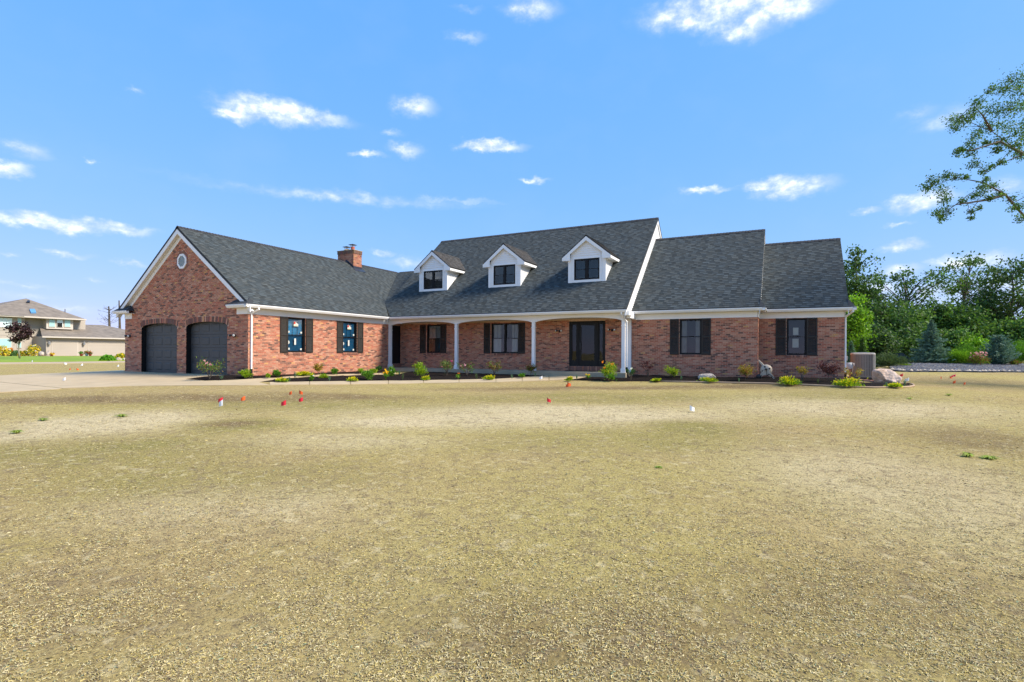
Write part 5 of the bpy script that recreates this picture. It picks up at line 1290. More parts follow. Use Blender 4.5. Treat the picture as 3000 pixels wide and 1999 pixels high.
def ac_unit():
    p = at(2527, 1107, .06); k = FPX / depth(p); w = .80; h = 1.0
    t = thing('air_conditioner', p, 'beige air conditioner condenser with vertical louvres beside the house corner', 'air conditioner')
    pad = MB(); pad.box(p.x - .55, p.y - .5, p.z - .06, p.x + .55, p.y + .5, p.z + .03); pad.build('pad', 'metal_dark', t)
    hw = 36 / k / 1.25; h = 72 / k
    def ring(e, z, n=7):
        q = []; R_ = .14
        for cx, cy, a0 in ((1, 1, 0), (-1, 1, 90), (-1, -1, 180), (1, -1, 270)):
            for i in range(n): a = math.radians(a0 + 90 * i / (n - 1)); q.append((p.x + cx * (hw - R_) + (R_ + e) * math.cos(a), p.y + cy * (hw - R_) + (R_ + e) * math.sin(a), p.z + z))
        return q
    def shell(name, levels, mat):
        mb = MB(); n = len(ring(0, 0)); vs = []
        for e, z in levels: vs += ring(e, z)
        fs = [(i * n + j, i * n + (j + 1) % n, (i + 1) * n + (j + 1) % n, (i + 1) * n + j) for i in range(len(levels) - 1) for j in range(n)]
        fs += [tuple(range(n - 1, -1, -1)), tuple(range((len(levels) - 1) * n, len(levels) * n))]; mb.add(vs, fs); return mb.build(name, mat, t)
    shell('coil', [(-.03, .06), (-.03, h - .05)], 'metal_dark'); shell('base_pan', [(.0, .03), (.005, .10), (-.02, .10)], 'ac'); shell('top_cover', [(-.02, h - .075), (.004, h - .075), (.008, h - .02), (-.03, h + .01), (-.12, h + .02)], 'ac_light')
    outer = ring(-.004, 0, 5); cnt = 0
    pts = []
    for a, b in zip(outer, outer[1:] + outer[:1]):
        a, b = Vector(a), Vector(b); m_ = max(1, round((b - a).length / .062)); pts += [a + (b - a) * i / m_ for i in range(m_)]
    for q in pts:
        s = MB(); o = (q - p); o.z = 0; o.normalize(); sd = Vector((-o.y, o.x, 0)); z0, z1 = q.z + .10, q.z + h - .075
        c = [q - sd * .024, q + sd * .024, q + sd * .026 - o * .02, q - sd * .018 - o * .02]; s.prism([Vector((v.x, v.y, z0)) for v in c], (0, 0, z1 - z0)); s.build('louvre', 'ac', t)
    for z in (.38, .66):
        s = MB(); n = len(ring(0, 0)); lv = ring(.002, z * h) + ring(.002, z * h + .012); s.add(lv, [(j, (j + 1) % n, n + (j + 1) % n, n + j) for j in range(n)]); s.build('band', 'ac', t)
    f = MB(); f.lathe([(hw * .75, .0), (hw * .75, .012), (.05, .03)], (p.x, p.y, p.z + h + .012), 20); f.build('fan_grille', 'metal_dark', t)
ac_unit()
def gas_meter():
    y = Y3 + .65; x = X3R; t = thing('gas_meter', (x + .2, y, .0), 'grey gas meter with red pipe on the right end wall', 'gas meter')
    b = MB(); b.lathe([(.05, -.10), (.14, -.09), (.15, 0), (.14, .09), (.05, .10)], (x + .22, y, .55), 16, 'Y'); b.box(x + .10, y - .08, .62, x + .34, y + .08, .70); b.build('body', 'meter', t, True)
    d = MB(); d.lathe([(.085, 0), (.09, .05), (.03, .06)], (x + .36, y - .02, .60), 14, 'X'); d.build('regulator', 'ac_light', t, True)
    d = MB(); d.box(x + .01, y - .09, .78, x + .17, y + .06, .98); d.build('junction_box', 'meter', t, bevel=.01)
    for dx in (.12, .26): q = MB(); q.tube([(x + dx, y, .48), (x + dx, y, -.08)], .025, 8); q.build('pipe', 'red_pipe', t, True)
    q = MB(); q.tube([(x + .30, y, .6), (x + .36, y, .6), (x + .36, y, .3), (x + .1, y + .2, .3)], .018, 8); q.build('pipe', 'meter', t, True)
gas_meter()
def hose_reel():
    p = at(2243, 1110, .05); k = FPX / depth(p); s = 54 / k           # height
    t = thing('hose_reel', p, 'taupe plastic hose reel cart leaning by the brick corner', 'hose reel')
    X, Y, Z = p; w = .16
    c = Vector((X + .02, Y + .12, Z + s * .48)); R_ = s * .29
    for sg_ in (-1, 1):
        d = MB(); d.lathe([(R_ * .25, -.012), (R_, -.012), (R_, .012), (R_ * .25, .012)], c + Vector((0, sg_ * w, 0)), 24, 'Y'); d.build('reel_disc', 'reel', t, True)
        for i in range(4):
            a = .4 + i * math.pi / 2; q = MB(); q.lathe([(R_ * .17, -.002), (R_ * .17, .002)], c + Vector((math.cos(a) * R_ * .62, sg_ * w - .014, math.sin(a) * R_ * .62)), 10, 'Y'); q.build('reel_slot', 'reel_dark', t)
    d = MB(); d.lathe([(R_ * .6, -w + .01), (R_ * .6, w - .01)], c, 16, 'Y'); d.build('drum', 'reel_dark', t, True)
    for sg_ in (-1, 1):
        y = Y + .12 + sg_ * (w + .03)
        f = MB(); ap = Vector((X + .02, y, Z + s * .56))
        for fx in (-.42, .46):
            foot = Vector((X + fx * s * .9, y, Z + .02)); dv = (foot - ap); sd = Vector((0, 0, 1)).cross(dv).cross(dv).normalized() * .03
            f.prism([ap + sd, foot + sd * .8, foot - sd * .8, ap - sd], (0, .03, 0))
        for i in range(7):
            a0, a1 = math.pi * i / 7, math.pi * (i + 1) / 7; cx, cz, rx, rz = X + .02, Z + .01, s * .24, s * .2
            def arc(a): return Vector((cx + rx * math.cos(a), y + .004, cz + rz * math.sin(a)))
            f.prism([arc(a0), arc(a1), Vector((cx + rx * .55 * math.cos(a1), y + .004, Z + s * .5)), Vector((cx + rx * .55 * math.cos(a0), y + .004, Z + s * .5))], (0, .02, 0))
        f.build('side_frame', 'reel', t)
        wl_ = MB(); wl_.lathe([(.02, -.025), (.085, -.025), (.095, 0), (.085, .025), (.02, .025)], (X - .35 * s, y - sg_ * .0, Z + .09), 16, 'Y'); wl_.build('wheel', 'reel_dark', t, True)
    h = MB(); a, b = Vector((X + .0, Y + .12, Z + s * .56)), Vector((X - .36 * s, Y + .12, Z + s * 1.0)); dv = (b - a); n_ = Vector((0, 1, 0)); sd = dv.cross(n_).normalized()
    h.prism([a + sd * .055 - n_ * w, b + sd * .022 - n_ * w, b - sd * .022 - n_ * w, a - sd * .055 - n_ * w], n_ * (2 * w)); h.build('handle', 'reel', t, bevel=.01)
    hub = MB(); hub.lathe([(.045, 0), (.045, .03), (.02, .04)], (X + .02, Y + .12 - w - .08, Z + s * .52), 12, 'Y'); hub.build('hub', 'reel_dark', t, True)
    hs = MB(); pts = [Vector((X + .02 + .05 * i * .1, Y - .08, Z + s * .5 - i * .03 + .02 * math.sin(i))) for i in range(10)] + [Vector((X + .12 + i * .03, Y - .09 - .02 * i, Z + .2 - i * .02)) for i in range(9)]; hs.tube(pts, .012, 6); hs.build('hose', 'reel_dark', t, True)
hose_reel()
pv = thing('paver_pad', at(2538, 1117), 'small pad of red pavers between house corner and boulder', 'paver pad')
c0 = at(2548, 1119)
for i in range(4):
    for j in range(3):
        q = MB(); x = c0.x - .62 + i * .21; y = c0.y - .1 + j * .21; q.box(x, y, ground_z(x, y) - .03, x + .2, y + .2, ground_z(x, y) + .05); q.build('paver', 'paver', pv, bevel=.006)

# marking flags
def flag(u, v, hpx, colour, label, lean=0.0, seed=0, off=.0):
    """u,v: middle of the flag's cloth; the wire stands below it"""
    r = random.Random(seed); hf = .11
    # the ground point below: solve so that the cloth sits hf above the ground
    d = px_dir(u, v); t_ = 1.0
    while t_ < 200 and CH + d.z * t_ - hf > ground_z(d.x * t_, d.y * t_) + off: t_ *= 1.004
    P = d * t_; b = Vector((P.x, P.y, ground_z(P.x, P.y) + off)); k = FPX / t_; s = .82 * hpx / k
    t = thing('marking_flag', b, label, 'flag', 'utility marking flags on the lawn')
    right = Vector((CA, SA, 0)); top = b + Vector((0, 0, hf + s * .5)) + right * lean * .1
    w = MB(); w.tube([b - Vector((0, 0, .05)), b + Vector((0, 0, .2)) + right * lean * .03, top + Vector((0, 0, .01))], .0028, 5); w.build('wire', 'wire', t)
    m_ = MB(); n = 6; a = r.uniform(-.5, .5); out = (right * math.cos(a) + Vector((-SA, CA, 0)) * math.sin(a)) * (1 if r.random() < .5 else -1)
    for i in range(n + 1):
        f = i / n; q = top + out * (s * .80 * f) + Vector((SA, -CA, 0)) * (s * .14 * math.sin(f * 4)) - Vector((0, 0, s * .42 * f ** .8))
        m_.v += [tuple(q), tuple(q - Vector((0, 0, s * (.80 - .22 * f))))]
    m_.f = [(2 * i, 2 * i + 1, 2 * i + 3, 2 * i + 2) for i in range(n)]
    m_.build('cloth', 'flag_' + colour, t, True)
FL = [(657, 1172, 20, 'red', 'red flag directly behind a white flag on the left lawn'), (661, 1182, 26, 'white', 'white flag in front of a red flag on the left lawn'), (715, 1168, 18, 'orange', 'single orange flag just right of the red and white pair'),
 (863, 1152, 15, 'orange', 'left one of two orange flags side by side left of centre'), (876, 1150, 17, 'orange', 'right one of two orange flags side by side left of centre'), (841, 1181, 22, 'red', 'red flag in front of the left-hand orange pair'), (897, 1171, 18, 'red', 'red flag right of and in front of the left-hand orange pair'),
 (1662, 1126, 16, 'orange', 'left one of two orange flags below the front door'), (1675, 1129, 15, 'orange', 'right one of two orange flags below the front door'), (1604, 1173, 17, 'red', 'single red flag on the middle lawn'), (2031, 1197, 23, 'white', 'single white flag on the pale lawn patch right of centre'),
 (925, 1105, 15, 'white', 'white flag standing in the island mulch bed'), (1590, 1107, 13, 'white', 'white flag at the edge of the front walk'), (2642, 1099, 12, 'red', 'red flag right of the large boulder'), (2668, 1112, 15, 'white', 'white flag beyond the rounded end of the bed'),
 (2759, 1107, 10, 'orange', 'leftmost orange-red flag of the group on the right lawn'), (2781, 1106, 10, 'orange', 'bright orange flag beside a pink one on the right lawn'), (2788, 1102, 9, 'pink', 'pink flag beside a bright orange one on the right lawn'), (2799, 1100, 9, 'pink', 'farthest pink flag on the right lawn'),
 (2801, 1119, 13, 'orange', 'narrow orange flag nearest the viewer on the right lawn'), (2822, 1123, 12, 'orange', 'rightmost orange flag on the right lawn'),
 (99, 1059, 9, 'white', 'small white flag at the edge of the green lawn below the plum tree'), (185, 1065, 9, 'white', 'small white flag below the neighbour garage door'), (245, 1069, 9, 'white', 'small white flag in the straw strip below the flower pots'), (352, 1072, 9, 'white', 'faint white flag beside the garage wall edge'),
 (211, 1082, 8, 'orange', 'left one of two orange flags beyond the driveway'), (226, 1082, 8, 'orange', 'right one of two orange flags beyond the driveway'), (188, 1111, 13, 'white', 'white flag standing against the driveway'), (2803, 1082, 8, 'white', 'white flag in front of the grey gravel bed')]
for i, q in enumerate(FL): flag(*q, lean=random.uniform(-1, 1), seed=i)

# green tufts coming up in the straw
for i, (u, v, w, h, lab) in enumerate(((2835, 1340, 44, 17, 'left and taller half of the grass tuft on the right lawn'), (2900, 1346, 66, 12, 'right and wider half of the grass tuft on the right lawn'), (355, 1222, 48, 10, 'green grass tuft left of the red and white flags'), (124, 1233, 40, 9, 'flat green grass tuft on the far left lawn'), (50, 1270, 46, 12, 'grass tuft at the left edge of the lawn'), (2665, 1170, 18, 6, 'small grass tuft below the rounded bed end'), (2780, 1160, 24, 7, 'small grass tuft below the right flags'), (1930, 1372, 26, 8, 'thin grass tuft in the middle of the lawn'))):
    plant('grass_tuft', lab, u, v, w, h, 'daylily', 'tuft', seed=i, off=0, cat='grass', group='grass tufts in the straw', dens=1.0)

# ------------------------------------------------------------------ trees
def tree(name, label, base, height, width, cb, nclump, per, leaf, pal, trunk=.12, clump=.5, seed=0, group=None, bark='bark', shell=.5, cat='tree', flat=1.0, lean=(0, 0), light=None):
    rng = np.random.default_rng(seed); r = random.Random(seed); t = thing(name, base, label, cat, group); B = Vector(base)
    st = MB(); top = B + Vector((lean[0], lean[1], height * .9)); mid = [B + (top - B) * f + Vector((r.gauss(0, .02) * height * (f > 0), r.gauss(0, .02) * height * (f > 0), 0)) for f in (0, .25, .5, .75, 1)]
    st.tube(mid, [trunk * (1 - .85 * f) for f in (0, .25, .5, .75, 1)], 7)
    def on_trunk(z):
        f = min(1, max(0, (z - B.z) / (height * .9))) * 4; i = min(3, int(f)); return mid[i] + (mid[i + 1] - mid[i]) * (f - i)
    parts = []; cz = (cb + 1) / 2 * height; rz = (1 - cb) / 2 * height
    for i in range(nclump):
        q = rng.normal(size=3); q /= np.linalg.norm(q); rad = rng.uniform(shell, 1.0) ** .6 * rng.uniform(.8, 1.1)
        f = .5 + q[2] * .5
        taper = 1.0 if flat >= 1 else 1 - (1 - flat) * f
        c = B + Vector((q[0] * width / 2 * rad * taper + lean[0] * f, q[1] * width / 2 * rad * taper + lean[1] * f, cz + q[2] * rz * rad))
        if c.z < B.z + .2: c.z = B.z + .2 + r.random() * .4
        hz = (c - on_trunk(c.z)).length; s = on_trunk(max(B.z + height * .12, c.z - hz * r.uniform(.5, 1.0))); m_ = s + (c - s) * .55 + Vector((0, 0, hz * .08))
        rb = min(trunk * .35, .012 + .012 * hz); st.tube([s, m_, c, c + (c - m_) * .25], [rb, rb * .7, rb * .35, .004], 5, False)
        n = int(per * rng.uniform(.6, 1.4)); cr = clump * rng.uniform(.6, 1.25)
        P = np.array(c[:]) + rng.normal(size=(n, 3)) * [cr * .55, cr * .55, cr * .38]
        P[:, 2] = np.maximum(P[:, 2], B.z + .05)
        cols = pick(PAL[pal], n, rng, .3) * rng.uniform(.75, 1.25)
        parts.append(leaf_arrays(P, rng.uniform(.7, 1.3, n) * leaf, cols, .6, 0, rng))
    leaves_obj('crown', parts, 'leaf', t); st.build('trunk', bark, t, True); return t
GT = 'trees along the right edge of the lot'
def tbase(u, d):
    P = px_dir(u, YH) * d; return Vector((P.x, P.y, ground_z(P.x, P.y)))
def T(label, u, d, vtop, wpx, cb, ncl, per, leaf, pal, seed, name='tree', **kw):
    b = tbase(u, d); k = FPX / d; hor = YH + (u - 1500) * ROLL; h = (hor - vtop) / k + CH - b.z
    return tree(name, label, b, h, wpx / k, cb, ncl, per, leaf, pal, seed=seed, group=GT, **kw)
T('tall dark oak rising just right of the house end roof', 2508, 47, 714, 120, .40, 62, 48, .25, 'forest', 101, trunk=.2, clump=.62, shell=.35)
T('dense dark green tree behind the lime tree, left end of the wood', 2500, 52, 835, 170, .08, 85, 80, .30, 'forest_dark', 102, trunk=.2, clump=1.0, shell=.2)
T('bright lime green maple beside the house corner', 2492, 36, 868, 100, .12, 70, 75, .17, 'bright', 103, name='maple_tree', trunk=.08, clump=.55, shell=.3)
T('broad mid green tree right of the lime maple', 2590, 46, 880, 170, .05, 95, 95, .26, 'forest', 104, trunk=.18, clump=.9, shell=.2)
T('sparse arching tree with open branches against the sky', 2655, 50, 782, 215, .60, 46, 34, .26, 'forest', 105, trunk=.16, clump=.6, shell=.55)
T('dense mid green tree left of the blue spruce', 2655, 48, 893, 130, .05, 80, 90, .26, 'forest_light', 106, trunk=.16, clump=.85, shell=.2)
T('dark green tree directly behind the blue spruce', 2735, 50, 880, 140, .05, 85, 90, .27, 'forest', 107, trunk=.16, clump=.9, shell=.2)
T('pale green tree right of the blue spruce', 2815, 48, 888, 150, .05, 85, 90, .26, 'forest_light', 108, trunk=.16, clump=.85, shell=.2)
T('tall airy oak with see-through crown right of centre in the wood', 2838, 52, 746, 170, .52, 52, 40, .26, 'oak', 109, trunk=.18, clump=.7, shell=.5)
T('leafy tree between the airy oak and the right edge', 2880, 50, 868, 130, .05, 85, 95, .27, 'forest_dark', 110, trunk=.18, clump=.9, shell=.2)
T('tall dark oak at the right edge of the picture', 2968, 48, 764, 165, .25, 84, 62, .26, 'forest_dark', 111, trunk=.22, clump=.85, shell=.3)
T('lower green tree at the right edge below the dark oak', 2990, 44, 930, 150, .03, 80, 90, .24, 'forest_light', 112, trunk=.14, clump=.8, shell=.2)
T('slim green tree left of the round blue juniper', 2862, 42, 985, 80, .03, 60, 80, .19, 'bright', 113, trunk=.08, clump=.5, shell=.3)
T('shaded green tree filling the gap behind the air conditioner', 2560, 42, 955, 140, .02, 75, 90, .22, 'forest_dark', 114, trunk=.1, clump=.7, shell=.2)
T('low leafy tree behind the dark shed', 2640, 44, 965, 120, .02, 70, 90, .22, 'forest', 115, trunk=.1, clump=.7, shell=.2)
T('low leafy tree between spruce and airy oak', 2790, 44, 965, 110, .02, 70, 90, .22, 'forest_light', 116, trunk=.1, clump=.7, shell=.2)
# a far, unbroken belt of wood behind them
def woods():
    rng = np.random.default_rng(55); parts = []
    for i in range(420):
        u = rng.uniform(1900, 3500); d = rng.uniform(62, 80); b = tbase(u, d); h = rng.uniform(1.0, 3.8); n = 110
        c = np.array([b.x, b.y, b.z + h * rng.uniform(.1, 1)]); P = c + rng.normal(size=(n, 3)) * [1.1, 1.1, .8]; P[:, 2] = np.maximum(P[:, 2], b.z)
        parts.append(leaf_arrays(P, rng.uniform(.3, .55, n), pick(PAL['forest'], n, rng, .3) * rng.uniform(.8, 1.3), .6, 0, rng))
    V = np.concatenate([p[0] for p in parts]); F = np.arange(len(V)).reshape(-1, 4)
    tag(link('woods', fast_mesh('woods', V, F, np.concatenate([p[2] for p in parts])), 'leaf'), 'far belt of green wood behind the nearer trees', None, kind='stuff')
woods()
def spruce(label, u, d, vtop, wpx, seed, name='spruce_tree', pal='spruce', cone=1.0, droop=.12, vb=None, cat='tree'):
    rng = np.random.default_rng(seed); r = random.Random(seed); b = tbase(u, d) if vb is None else at(u, vb); d = depth(b); k = FPX / d; hor = YH + (u - 1500) * ROLL
    h = (hor - vtop) / k + CH - b.z; R0 = wpx / k / 2; t = thing(name, b, label, cat); st = MB(); st.tube([b, b + Vector((0, 0, h * .98))], [.05 + R0 * .04, .01], 7); parts = []
    z = h * .03; B = np.array(b[:])
    while z < h * .985:
        f = z / h; R_ = R0 * ((1 - f) ** (.85 * cone) * (.62 + .5 * r.random())) + .03; nb = int(9 + 10 * (1 - f)); a0 = r.uniform(0, 6.28)
        for i in range(nb):
            a = a0 + 6.28 * i / nb + r.uniform(-.15, .15); L_ = R_ * r.uniform(.6, 1.25); n = int(9 + 26 * L_)
            tt = rng.uniform(.15, 1, n); o = np.array([math.cos(a), math.sin(a), 0]); sd = np.array([-math.sin(a), math.cos(a), 0])
            P = B + np.outer(tt * L_, o) + np.outer(rng.normal(size=n) * .10 * L_ * (1 - tt * .6), sd); P[:, 2] = B[2] + z + (tt * .25 - droop * 2 * tt ** 2 + tt ** 4 * .12) * L_ + rng.normal(size=n) * .03
            P[:, 2] = np.maximum(P[:, 2], B[2] + .02); dirs = np.tile(o + np.array([0, 0, .25]), (n, 1)) + np.outer(rng.normal(size=n) * .8, sd)
            parts.append(leaf_arrays(P, rng.uniform(.10, .2, n) * (.7 + .25 * R0), pick(PAL[pal], n, rng, .25), .28, .1, rng, dirs))
        z += h * .028
    leaves_obj('needles', parts, 'needle', t); st.build('trunk', 'bark', t); return t
spruce('blue-green spruce standing behind the gravel bed', 2729, 39, 938, 118, 201)
spruce('rounded blue juniper at the right end of the gravel bed', 2926, 37.5, 985, 84, 202, name='juniper_shrub', cone=.55, droop=-.15, cat='shrub')
spruce('slim upright juniper left behind the air conditioner', 2494, 33, 1003, 24, 203, name='juniper_shrub', pal='teal', cone=.6, droop=-.25, cat='shrub')
spruce('slim upright juniper right behind the air conditioner', 2526, 35, 993, 28, 204, name='juniper_shrub', pal='forest', cone=.6, droop=-.25, cat='shrub')
GS = 'shrubs behind the gravel bed'
plant('juniper_shrub', 'low spreading grey juniper before the dark shed', 2607, 1078, 72, 36, 'round', 'olive', seed=301, base=tbase(2607, 36.5), cat='shrub', group=GS, dens=3)
plant('lime_shrub', 'small lime shrub right of the grey juniper', 2647, 1073, 36, 12, 'mound', 'lime', seed=302, base=tbase(2647, 36.5), cat='shrub', group=GS)
plant('hydrangea_shrub', 'pinkish panicle hydrangea left of the round blue juniper', 2862, 1072, 46, 38, 'round', 'redgreen', 'palepink', 40, seed=303, base=tbase(2862, 37), cat='shrub', group=GS, dens=1.6)
plant('barberry_shrub', 'small reddish shrub right of the round blue juniper', 2978, 1073, 30, 20, 'round', 'redgreen', seed=304, base=tbase(2978, 37), cat='shrub', group=GS)
plant('leafy_shrub', 'fresh green shrub right of the blue spruce', 2803, 1072, 60, 44, 'round', 'bright', seed=305, base=tbase(2803, 38), cat='shrub', group=GS, dens=3)
plant('leafy_shrub', 'green shrub between slim tree and hydrangea', 2832, 1072, 44, 60, 'round', 'green', seed=306, base=tbase(2835, 39), cat='shrub', group=GS, dens=3)
plant('leafy_shrub', 'green shrub at the right picture edge beyond the gravel', 2985, 1072, 60, 70, 'round', 'green', seed=307, base=tbase(2990, 39), cat='shrub', group=GS, dens=3.5)
def shed():
    b = tbase(2650, 39.5); t = thing('garden_shed', b, 'low dark shed roof showing behind the grey juniper', 'shed'); R_ = Vector((CA, SA, 0)); Fw = Vector((-SA, CA, 0)); k = FPX / 39.5; w = 46 / k; h = 34 / k
    m_ = MB(); m_.prism([b - R_ * w * .5, b + R_ * w * .5, b + R_ * w * .5 + Vector((0, 0, h * .35)), b - R_ * w * .5 + Vector((0, 0, h * .35))], Fw * 2); m_.build('wall', 'black', t)
    m_ = MB(); a = Vector((0, 0, h * .33)); e = R_ * (w * .62); m_.prism([b - e + a, b + e + a, b - R_ * w * .1 + Vector((0, 0, h))], Fw * 2.1); m_.build('roof', 'flash', t)
shed()
# grey gravel bed with pale edging stones
def gravel():
    rng = np.random.default_rng(77)
    poly = G((2614, 1087), (2650, 1090.5), (2800, 1091), (3000, 1092.5), (3200, 1094)) + [tuple(tbase(u, d)[:2]) for u, d in ((3300, 38), (3000, 38.5), (2800, 38.5), (2640, 38.5))] + G((2606, 1079))
    o = drape('gravel_bed', poly, mat_plain('gravel_base', (.060, .066, .08), .9, .3, 12, .5), .03, .05, .08, .6); tag(o, 'grey gravel bed in front of the trees', None, kind='structure')
    xs = np.array(poly); V = []; C = []; F = []
    ico = np.array([(1, 0, 0), (0, 1, 0), (-1, 0, 0), (0, -1, 0), (0, 0, .7), (0, 0, -.5)], float); fc = [(0, 1, 4), (1, 2, 4), (2, 3, 4), (3, 0, 4)]
    from mathutils.geometry import intersect_point_tri_2d
    def inside(x, y):
        c = False
        for (ax, ay), (bx, by) in zip(poly, poly[1:] + poly[:1]):
            if (ay > y) != (by > y) and x < (bx - ax) * (y - ay) / (by - ay) + ax: c = not c
        return c
    n = 0
    lo, hi = xs.min(0), xs.max(0)
    def stone(x, y, s, col):
        nonlocal n
        q = ico * s * rng.uniform(.7, 1.3, 3) ; a = rng.uniform(0, 6.28); ca, sa_ = math.cos(a), math.sin(a); q = np.stack([q[:, 0] * ca - q[:, 1] * sa_, q[:, 0] * sa_ + q[:, 1] * ca, q[:, 2]], 1)
        V.append(q + [x, y, ground_z(x, y) + .10]); C.append(np.tile(col, (6, 1))); F.extend([(f[0] + n, f[1] + n, f[2] + n) for f in fc]); n += 6
    cnt = 0
    while cnt < 9000:
        x, y = rng.uniform(lo, hi)
        if inside(x, y): stone(x, y, rng.uniform(.03, .085), pick([(.075, .085, .11), (.12, .13, .155), (.05, .055, .075), (.16, .145, .13), (.09, .08, .088)], 1, rng)[0]); cnt += 1
    m_ = tag(link('gravel', fast_mesh('gravel', np.concatenate(V), np.array(F), np.concatenate(C)), 'pebble'), 'loose blue-grey gravel stones', None, kind='stuff')
    V.clear(); C.clear(); F.clear(); n = 0
    line = [Vector(q) for q in poly[:5]]
    for a, b in zip(line, line[1:]):
        L_ = (b - a).length; s = 0
        while s < L_: q = a + (b - a) * (s / L_); w = rng.uniform(.08, .15); stone(q.x + rng.normal() * .08, q.y + rng.normal() * .08, w, pick([(.40, .33, .26), (.46, .40, .33), (.34, .29, .25)], 1, rng)[0]); s += w * 1.7
    tag(link('edging_stones', fast_mesh('edging_stones', np.concatenate(V), np.array(F), np.concatenate(C)), 'pebble'), 'row of pale stones along the gravel edge', None, kind='stuff')
gravel()
# big oak: the trunk stands outside the picture on the right, its branches reach in
def big_oak():
    D = 21.0; b = tbase(3420, 22.5); t = thing('oak_tree', b, 'oak branches reaching in from the upper right edge', 'tree'); rng = np.random.default_rng(9); r = random.Random(9)
    st = MB(); top = b + Vector((0, 0, 13)); tr = [b, b + Vector((.1, 0, 3)), b + Vector((-.1, .1, 6)), b + Vector((.1, -.1, 9)), top]; st.tube(tr, [.34, .28, .22, .15, .05], 9)
    def q(u, v, dd=0): return on_depth(u, v, D + dd)
    limbs = [[tr[1] + Vector((0, 0, 1.2)), q(3150, 745), q(3010, 645, .2), q(2945, 570), q(2880, 535, -.2), q(2800, 520), q(2728, 548)], [tr[2], q(3170, 560, .3), q(2995, 450), q(2905, 385, .3), q(2810, 345)], [tr[2] + Vector((0, 0, .5)), q(3120, 480, -.4), q(3000, 452), q(2935, 478), q(2890, 505)],
             [tr[2] + Vector((0, 0, 1.6)), q(3150, 380, .4), q(3020, 300), q(2960, 240)], [q(2945, 570), q(2900, 585), q(2800, 600), q(2765, 625)], [q(2995, 450), q(2930, 415), q(2850, 440), q(2810, 445)], [q(2905, 385, .3), q(2880, 340), q(2850, 305)]]
    for L_ in limbs: st.tube(L_, [max(.008, .075 * (1 - i / (len(L_) - 1)) ** 1.0 * (1 if L_ is limbs[0] else .8)) for i in range(len(L_))], 6)
    lp = [p for L_ in limbs for a, c in zip(L_[1:], L_[2:]) for p in (a, a + (c - a) * .33, a + (c - a) * .66, c)]
    cl = [(2965, 238, 32), (2990, 262, 30), (2985, 310, 34), (2935, 268, 20), (2905, 262, 16), (2950, 320, 32), (2905, 322, 30), (2865, 300, 22), (2850, 330, 22), (2940, 372, 32), (2890, 372, 28), (2830, 352, 22), (2795, 352, 24), (2800, 375, 20), (2985, 390, 34), (2930, 415, 24), (2975, 430, 28), (2845, 420, 22), (2845, 445, 20), (2855, 480, 20), (2805, 446, 14), (2815, 440, 14), (2920, 440, 16), (2890, 420, 14), (2990, 455, 22), (2935, 475, 14), (2900, 490, 12), (2880, 505, 12), (2860, 395, 20),
          (2735, 530, 22), (2715, 550, 18), (2760, 560, 24), (2770, 585, 16), (2775, 515, 16), (2800, 520, 12), (2770, 620, 22), (2745, 625, 16), (2760, 640, 14), (2830, 520, 12), (2850, 575, 14), (2880, 545, 18), (2875, 565, 18), (2910, 545, 14), (2930, 570, 16), (2960, 585, 16), (2985, 605, 16), (2845, 620, 12), (2845, 640, 9), (2870, 610, 9), (2820, 590, 14), (2900, 580, 12), (2990, 640, 16), (2970, 610, 14), (2890, 525, 12)]
    cl += [(r.uniform(3015, 3300), r.uniform(180, 620), 34) for _ in range(30)]
    parts = []
    for u, v, s in cl:
        c = q(u, v, r.uniform(-1.2, 1.2) if u < 3010 else r.uniform(-4, 4)); n_ = min(lp, key=lambda p: (p - c).length); (n_ - c).length < 1.8 and st.tube([n_, n_ + (c - n_) * .5 + Vector((0, 0, .05)), c], [.014, .009, .004], 4, False)
        n = int(s * 9.5); rad = s / FPX * D * .78; P = np.array(c[:]) + rng.normal(size=(n, 3)) * [rad * .6, rad * .6, rad * .5]
        parts.append(leaf_arrays(P, rng.uniform(.055, .105, n), pick(PAL['oak'], n, rng, .3) * rng.uniform(.7, 1.3), .55, -.1, rng))
    for i in range(34):                                      # the rest of the crown, beyond the picture edge
        c = b + Vector((r.uniform(-1.0, 4.5), r.uniform(-3.5, 4), r.uniform(5.0, 12.5))); n_ = min(tr, key=lambda p: abs(p.z - c.z + 1)); st.tube([n_, n_ + (c - n_) * .5 + Vector((0, 0, .2)), c], [.06, .04, .01], 5, False)
        n = 160; P = np.array(c[:]) + rng.normal(size=(n, 3)) * [.8, .8, .55]; parts.append(leaf_arrays(P, rng.uniform(.09, .16, n), pick(PAL['oak'], n, rng, .3) * rng.uniform(.7, 1.3), .55, -.1, rng))
    leaves_obj('crown', parts, 'leaf', t); st.build('trunk', 'bark', t, True)
big_oak()

